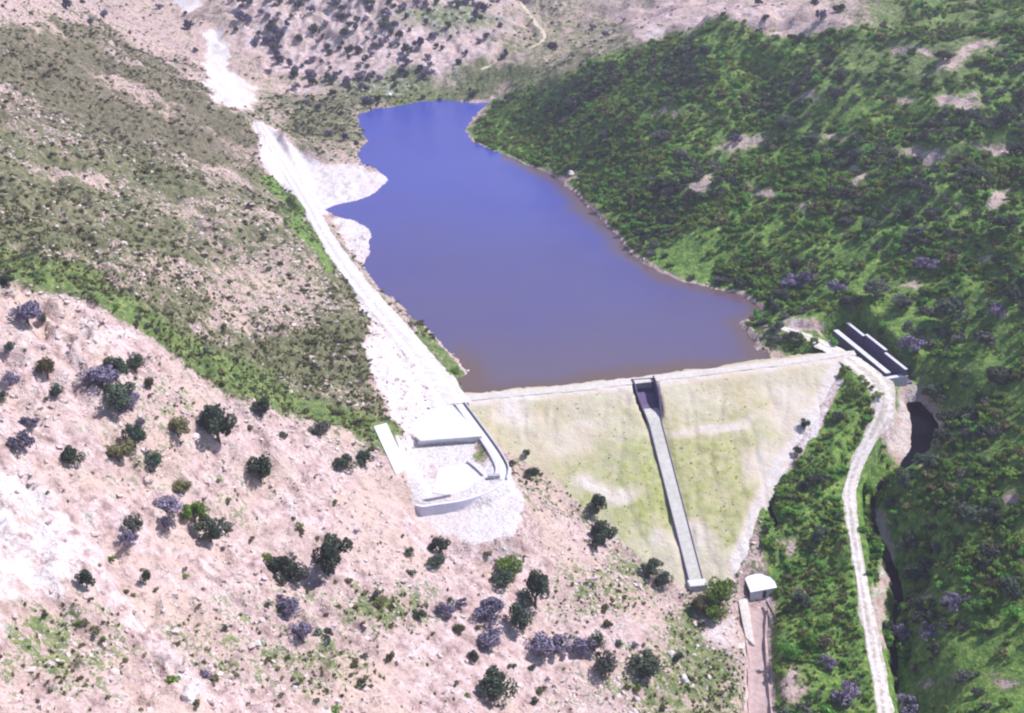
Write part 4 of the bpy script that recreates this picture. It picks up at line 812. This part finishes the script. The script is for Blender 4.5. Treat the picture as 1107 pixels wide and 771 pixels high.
n = len(x); idx = rng.choice([0, 1, 2, 3, 4], n, p=[.28, .22, .2, .15, .15]); wd = rng.uniform(1.2, 3.0, n); ht_ = wd * rng.uniform(.5, .85, n)
scatter('far_scrub', np.stack([x, y, z - .05], -1), np.stack([wd / SPREAD, wd / SPREAD, ht_ / .72], -1), rots(n), idx, coll_l, 'thin scrub over the far valley and hills', 'scrub'); print('far scrub', n)
# grass tufts and stones on the near slope
def tuft(seed, material):
    r = np.random.default_rng(seed); v = []; q = []
    for i in range(34):
        th = r.uniform(0, 6.28); rad = r.uniform(0, .28); c = np.array([math.cos(th) * rad, math.sin(th) * rad, 0]); o = c * r.uniform(.6, 1.6) + np.array([0, 0, r.uniform(.25, .6)]); s = np.array([-math.sin(th), math.cos(th), 0]) * .055
        k = len(v); v += [c - s, c + s, o + s * .5, o - s * .5]; q.append((k, k + 1, k + 2, k + 3))
    return mesh_np('tuft', v, q, material, False, ('shade', 'FLOAT', np.repeat(r.uniform(0, 1, 34), 4)))
M['tuft_dry'] = leaf('dry_grass', (.16, .14, .075), (.36, .30, .18), .2); M['tuft_green'] = leaf('green_grass', (.09, .12, .035), (.22, .24, .09), .25)
coll_t = proto_collection('grass_tuft', [tuft(1, M['tuft_dry']), tuft(2, M['tuft_green']), tuft(3, M['tuft_dry']), tuft(4, M['tuft_green'])] + [SMALL['olive'][2], SMALL['mid'][2]])
x, y, z, px, py = sample(60000, -170, 90, 110, 340, lambda x, y, px, py: (.012 + .5 * sstep(.2, .7, fG(x, y))) * (1 - sstep(.3, .6, fP(x, y))) * (1.1 + 2 * fbm(x, y, 9, 3, 431)))
n = len(x); idx = rng.choice(6, n, p=[.26, .26, .18, .16, .1, .04]); wd = rng.uniform(.5, 1.5, n)
scatter('grass_tufts', np.stack([x, y, z - .03], -1), np.stack([wd, wd, wd * .9], -1), rots(n), idx, coll_t, 'tufts of dry and green grass on the near pink slope', 'grass'); print('tufts', n)
def rock_mesh(seed, material, sub=2):
    bm = bmesh.new(); bmesh.ops.create_icosphere(bm, subdivisions=sub, radius=.5); r = random.Random(seed); ph = [r.uniform(0, 6) for _ in range(6)]
    for v in bm.verts:
        c = v.co.normalized(); k = 1 + .22 * math.sin(3 * c.x + ph[0]) + .2 * math.sin(4 * c.y + ph[1]) + .16 * math.sin(5 * c.z + ph[2]) + r.uniform(-.09, .09); v.co = v.co * k; v.co.z *= .62
    me = bpy.data.meshes.new('stone'); bm.to_mesh(me); bm.free(); me.materials.append(material); return me
coll_s = proto_collection('stone_piece', [rock_mesh(1, M['stone'], 1), rock_mesh(2, M['stone'], 1), rock_mesh(3, M['pale_stone'], 1), rock_mesh(4, M['stone'], 1)])
x, y, z, px, py = sample(130000, -230, 90, 110, 480, lambda x, y, px, py: .26 * (1 - sstep(.55, .9, fG(x, y))) * (1 + 2.4 * fbm(x, y, 12, 3, 441)) * (px < 830))
n = len(x); s = .3 + 1.3 * rng.uniform(0, 1, n) ** 3.2
scatter('loose_stones', np.stack([x, y, z + .02], -1), np.stack([s * rng.uniform(.8, 1.4, n), s, s * rng.uniform(.7, 1.2, n)], -1), rots(n, .4), rng.choice(4, n, p=[.36, .3, .12, .22]), coll_s, 'loose pinkish stones littering the near slope', 'stones'); print('stones', n)
# separate pale boulders
for px, py, wp, lab in [(203, 752, 20, 'pale boulder at the bottom edge left of centre'), (725, 709, 10, 'white boulder right of the big bottom-centre clump'), (212, 474, 9, 'white boulder between the olive and dark shrubs'), (739, 735, 10, 'pale boulder near bottom edge left of outlet channel'), (618, 188, 8, 'orange-pink rock on the right shore of the lake'), (420, 103, 7, 'pale rock on the far shore of lake'), (800, 700, 9, 'pale boulder beside the outlet channel'), (507, 402, 6, 'pale rock by the lake just left of the dam')]:
    pos, tt = hit(px, py); s = wp * tt / FPX; o = link(bpy.data.objects.new('boulder', rock_mesh(int(px), M['pale_stone'], 3))); o.location = (pos[0], pos[1], pos[2] + s * .1); o.scale = (s, s, s * .9); tag(o, lab, 'boulder')
# grass on the dam face
x = rng.uniform(dam_poly[:, 0].min(), dam_poly[:, 0].max(), 16000); y = rng.uniform(dam_poly[:, 1].min(), dam_poly[:, 1].max(), 16000)
s_ = (y - crest_y(x)) * COSD; ii = np.clip(((x - dxs[0]) / .7).astype(int), 0, len(dxs) - 1); jj = np.clip(((s_ + 100) / .7).astype(int), 0, len(dss) - 1)
ca_, cb_ = (x - c_top[0]) * cu[0] + (y - c_top[1]) * cu[1], (x - c_top[0]) * cl_[0] + (y - c_top[1]) * cl_[1]
ok = (poly_sd(x, y, dam_poly, 5) < -.5) & (s_ < -3.5) & ~((np.abs(cb_) < 4) & (ca_ > -4) & (ca_ < CLEN + 4)) & (rng.uniform(0, 1, len(x)) < .55 * sstep(.3, .75, gG[jj, ii]))
x, y, z = x[ok], y[ok], DZ[jj, ii][ok]; n = len(x); wd = rng.uniform(.5, 1.3, n)
scatter('dam_grass', np.stack([x, y, z - .03], -1), np.stack([wd, wd, wd * .3], -1), rots(n), rng.choice(4, n, p=[.2, .35, .15, .3]), coll_t, 'dry and green grass growing on the dam face', 'grass'); print('dam grass', n)

# ------------------------------------------------------------------ air
HAZE = 0.00016
if HAZE:
    mb = MB(); zlo = float(Z.min()) - 1.0; zhi = max(float(Z.max()), CAM_H) + 12
    mb.box((30, 660, (zlo + zhi) / 2), (1, 0, 0), (0, 1, 0), (0, 0, 1), 980, 1400, zhi - zlo)
    m = bpy.data.materials.new('haze'); m.use_nodes = True; t = m.node_tree; t.nodes.clear(); o = t.nodes.new('ShaderNodeOutputMaterial'); v = t.nodes.new('ShaderNodeVolumePrincipled')
    v.inputs['Color'].default_value = (.86, .78, 1.0, 1); v.inputs['Density'].default_value = HAZE; v.inputs['Anisotropy'].default_value = .2; t.links.new(v.outputs[0], o.inputs['Volume'])
    tag(mb.build('haze', m), kind='stuff')
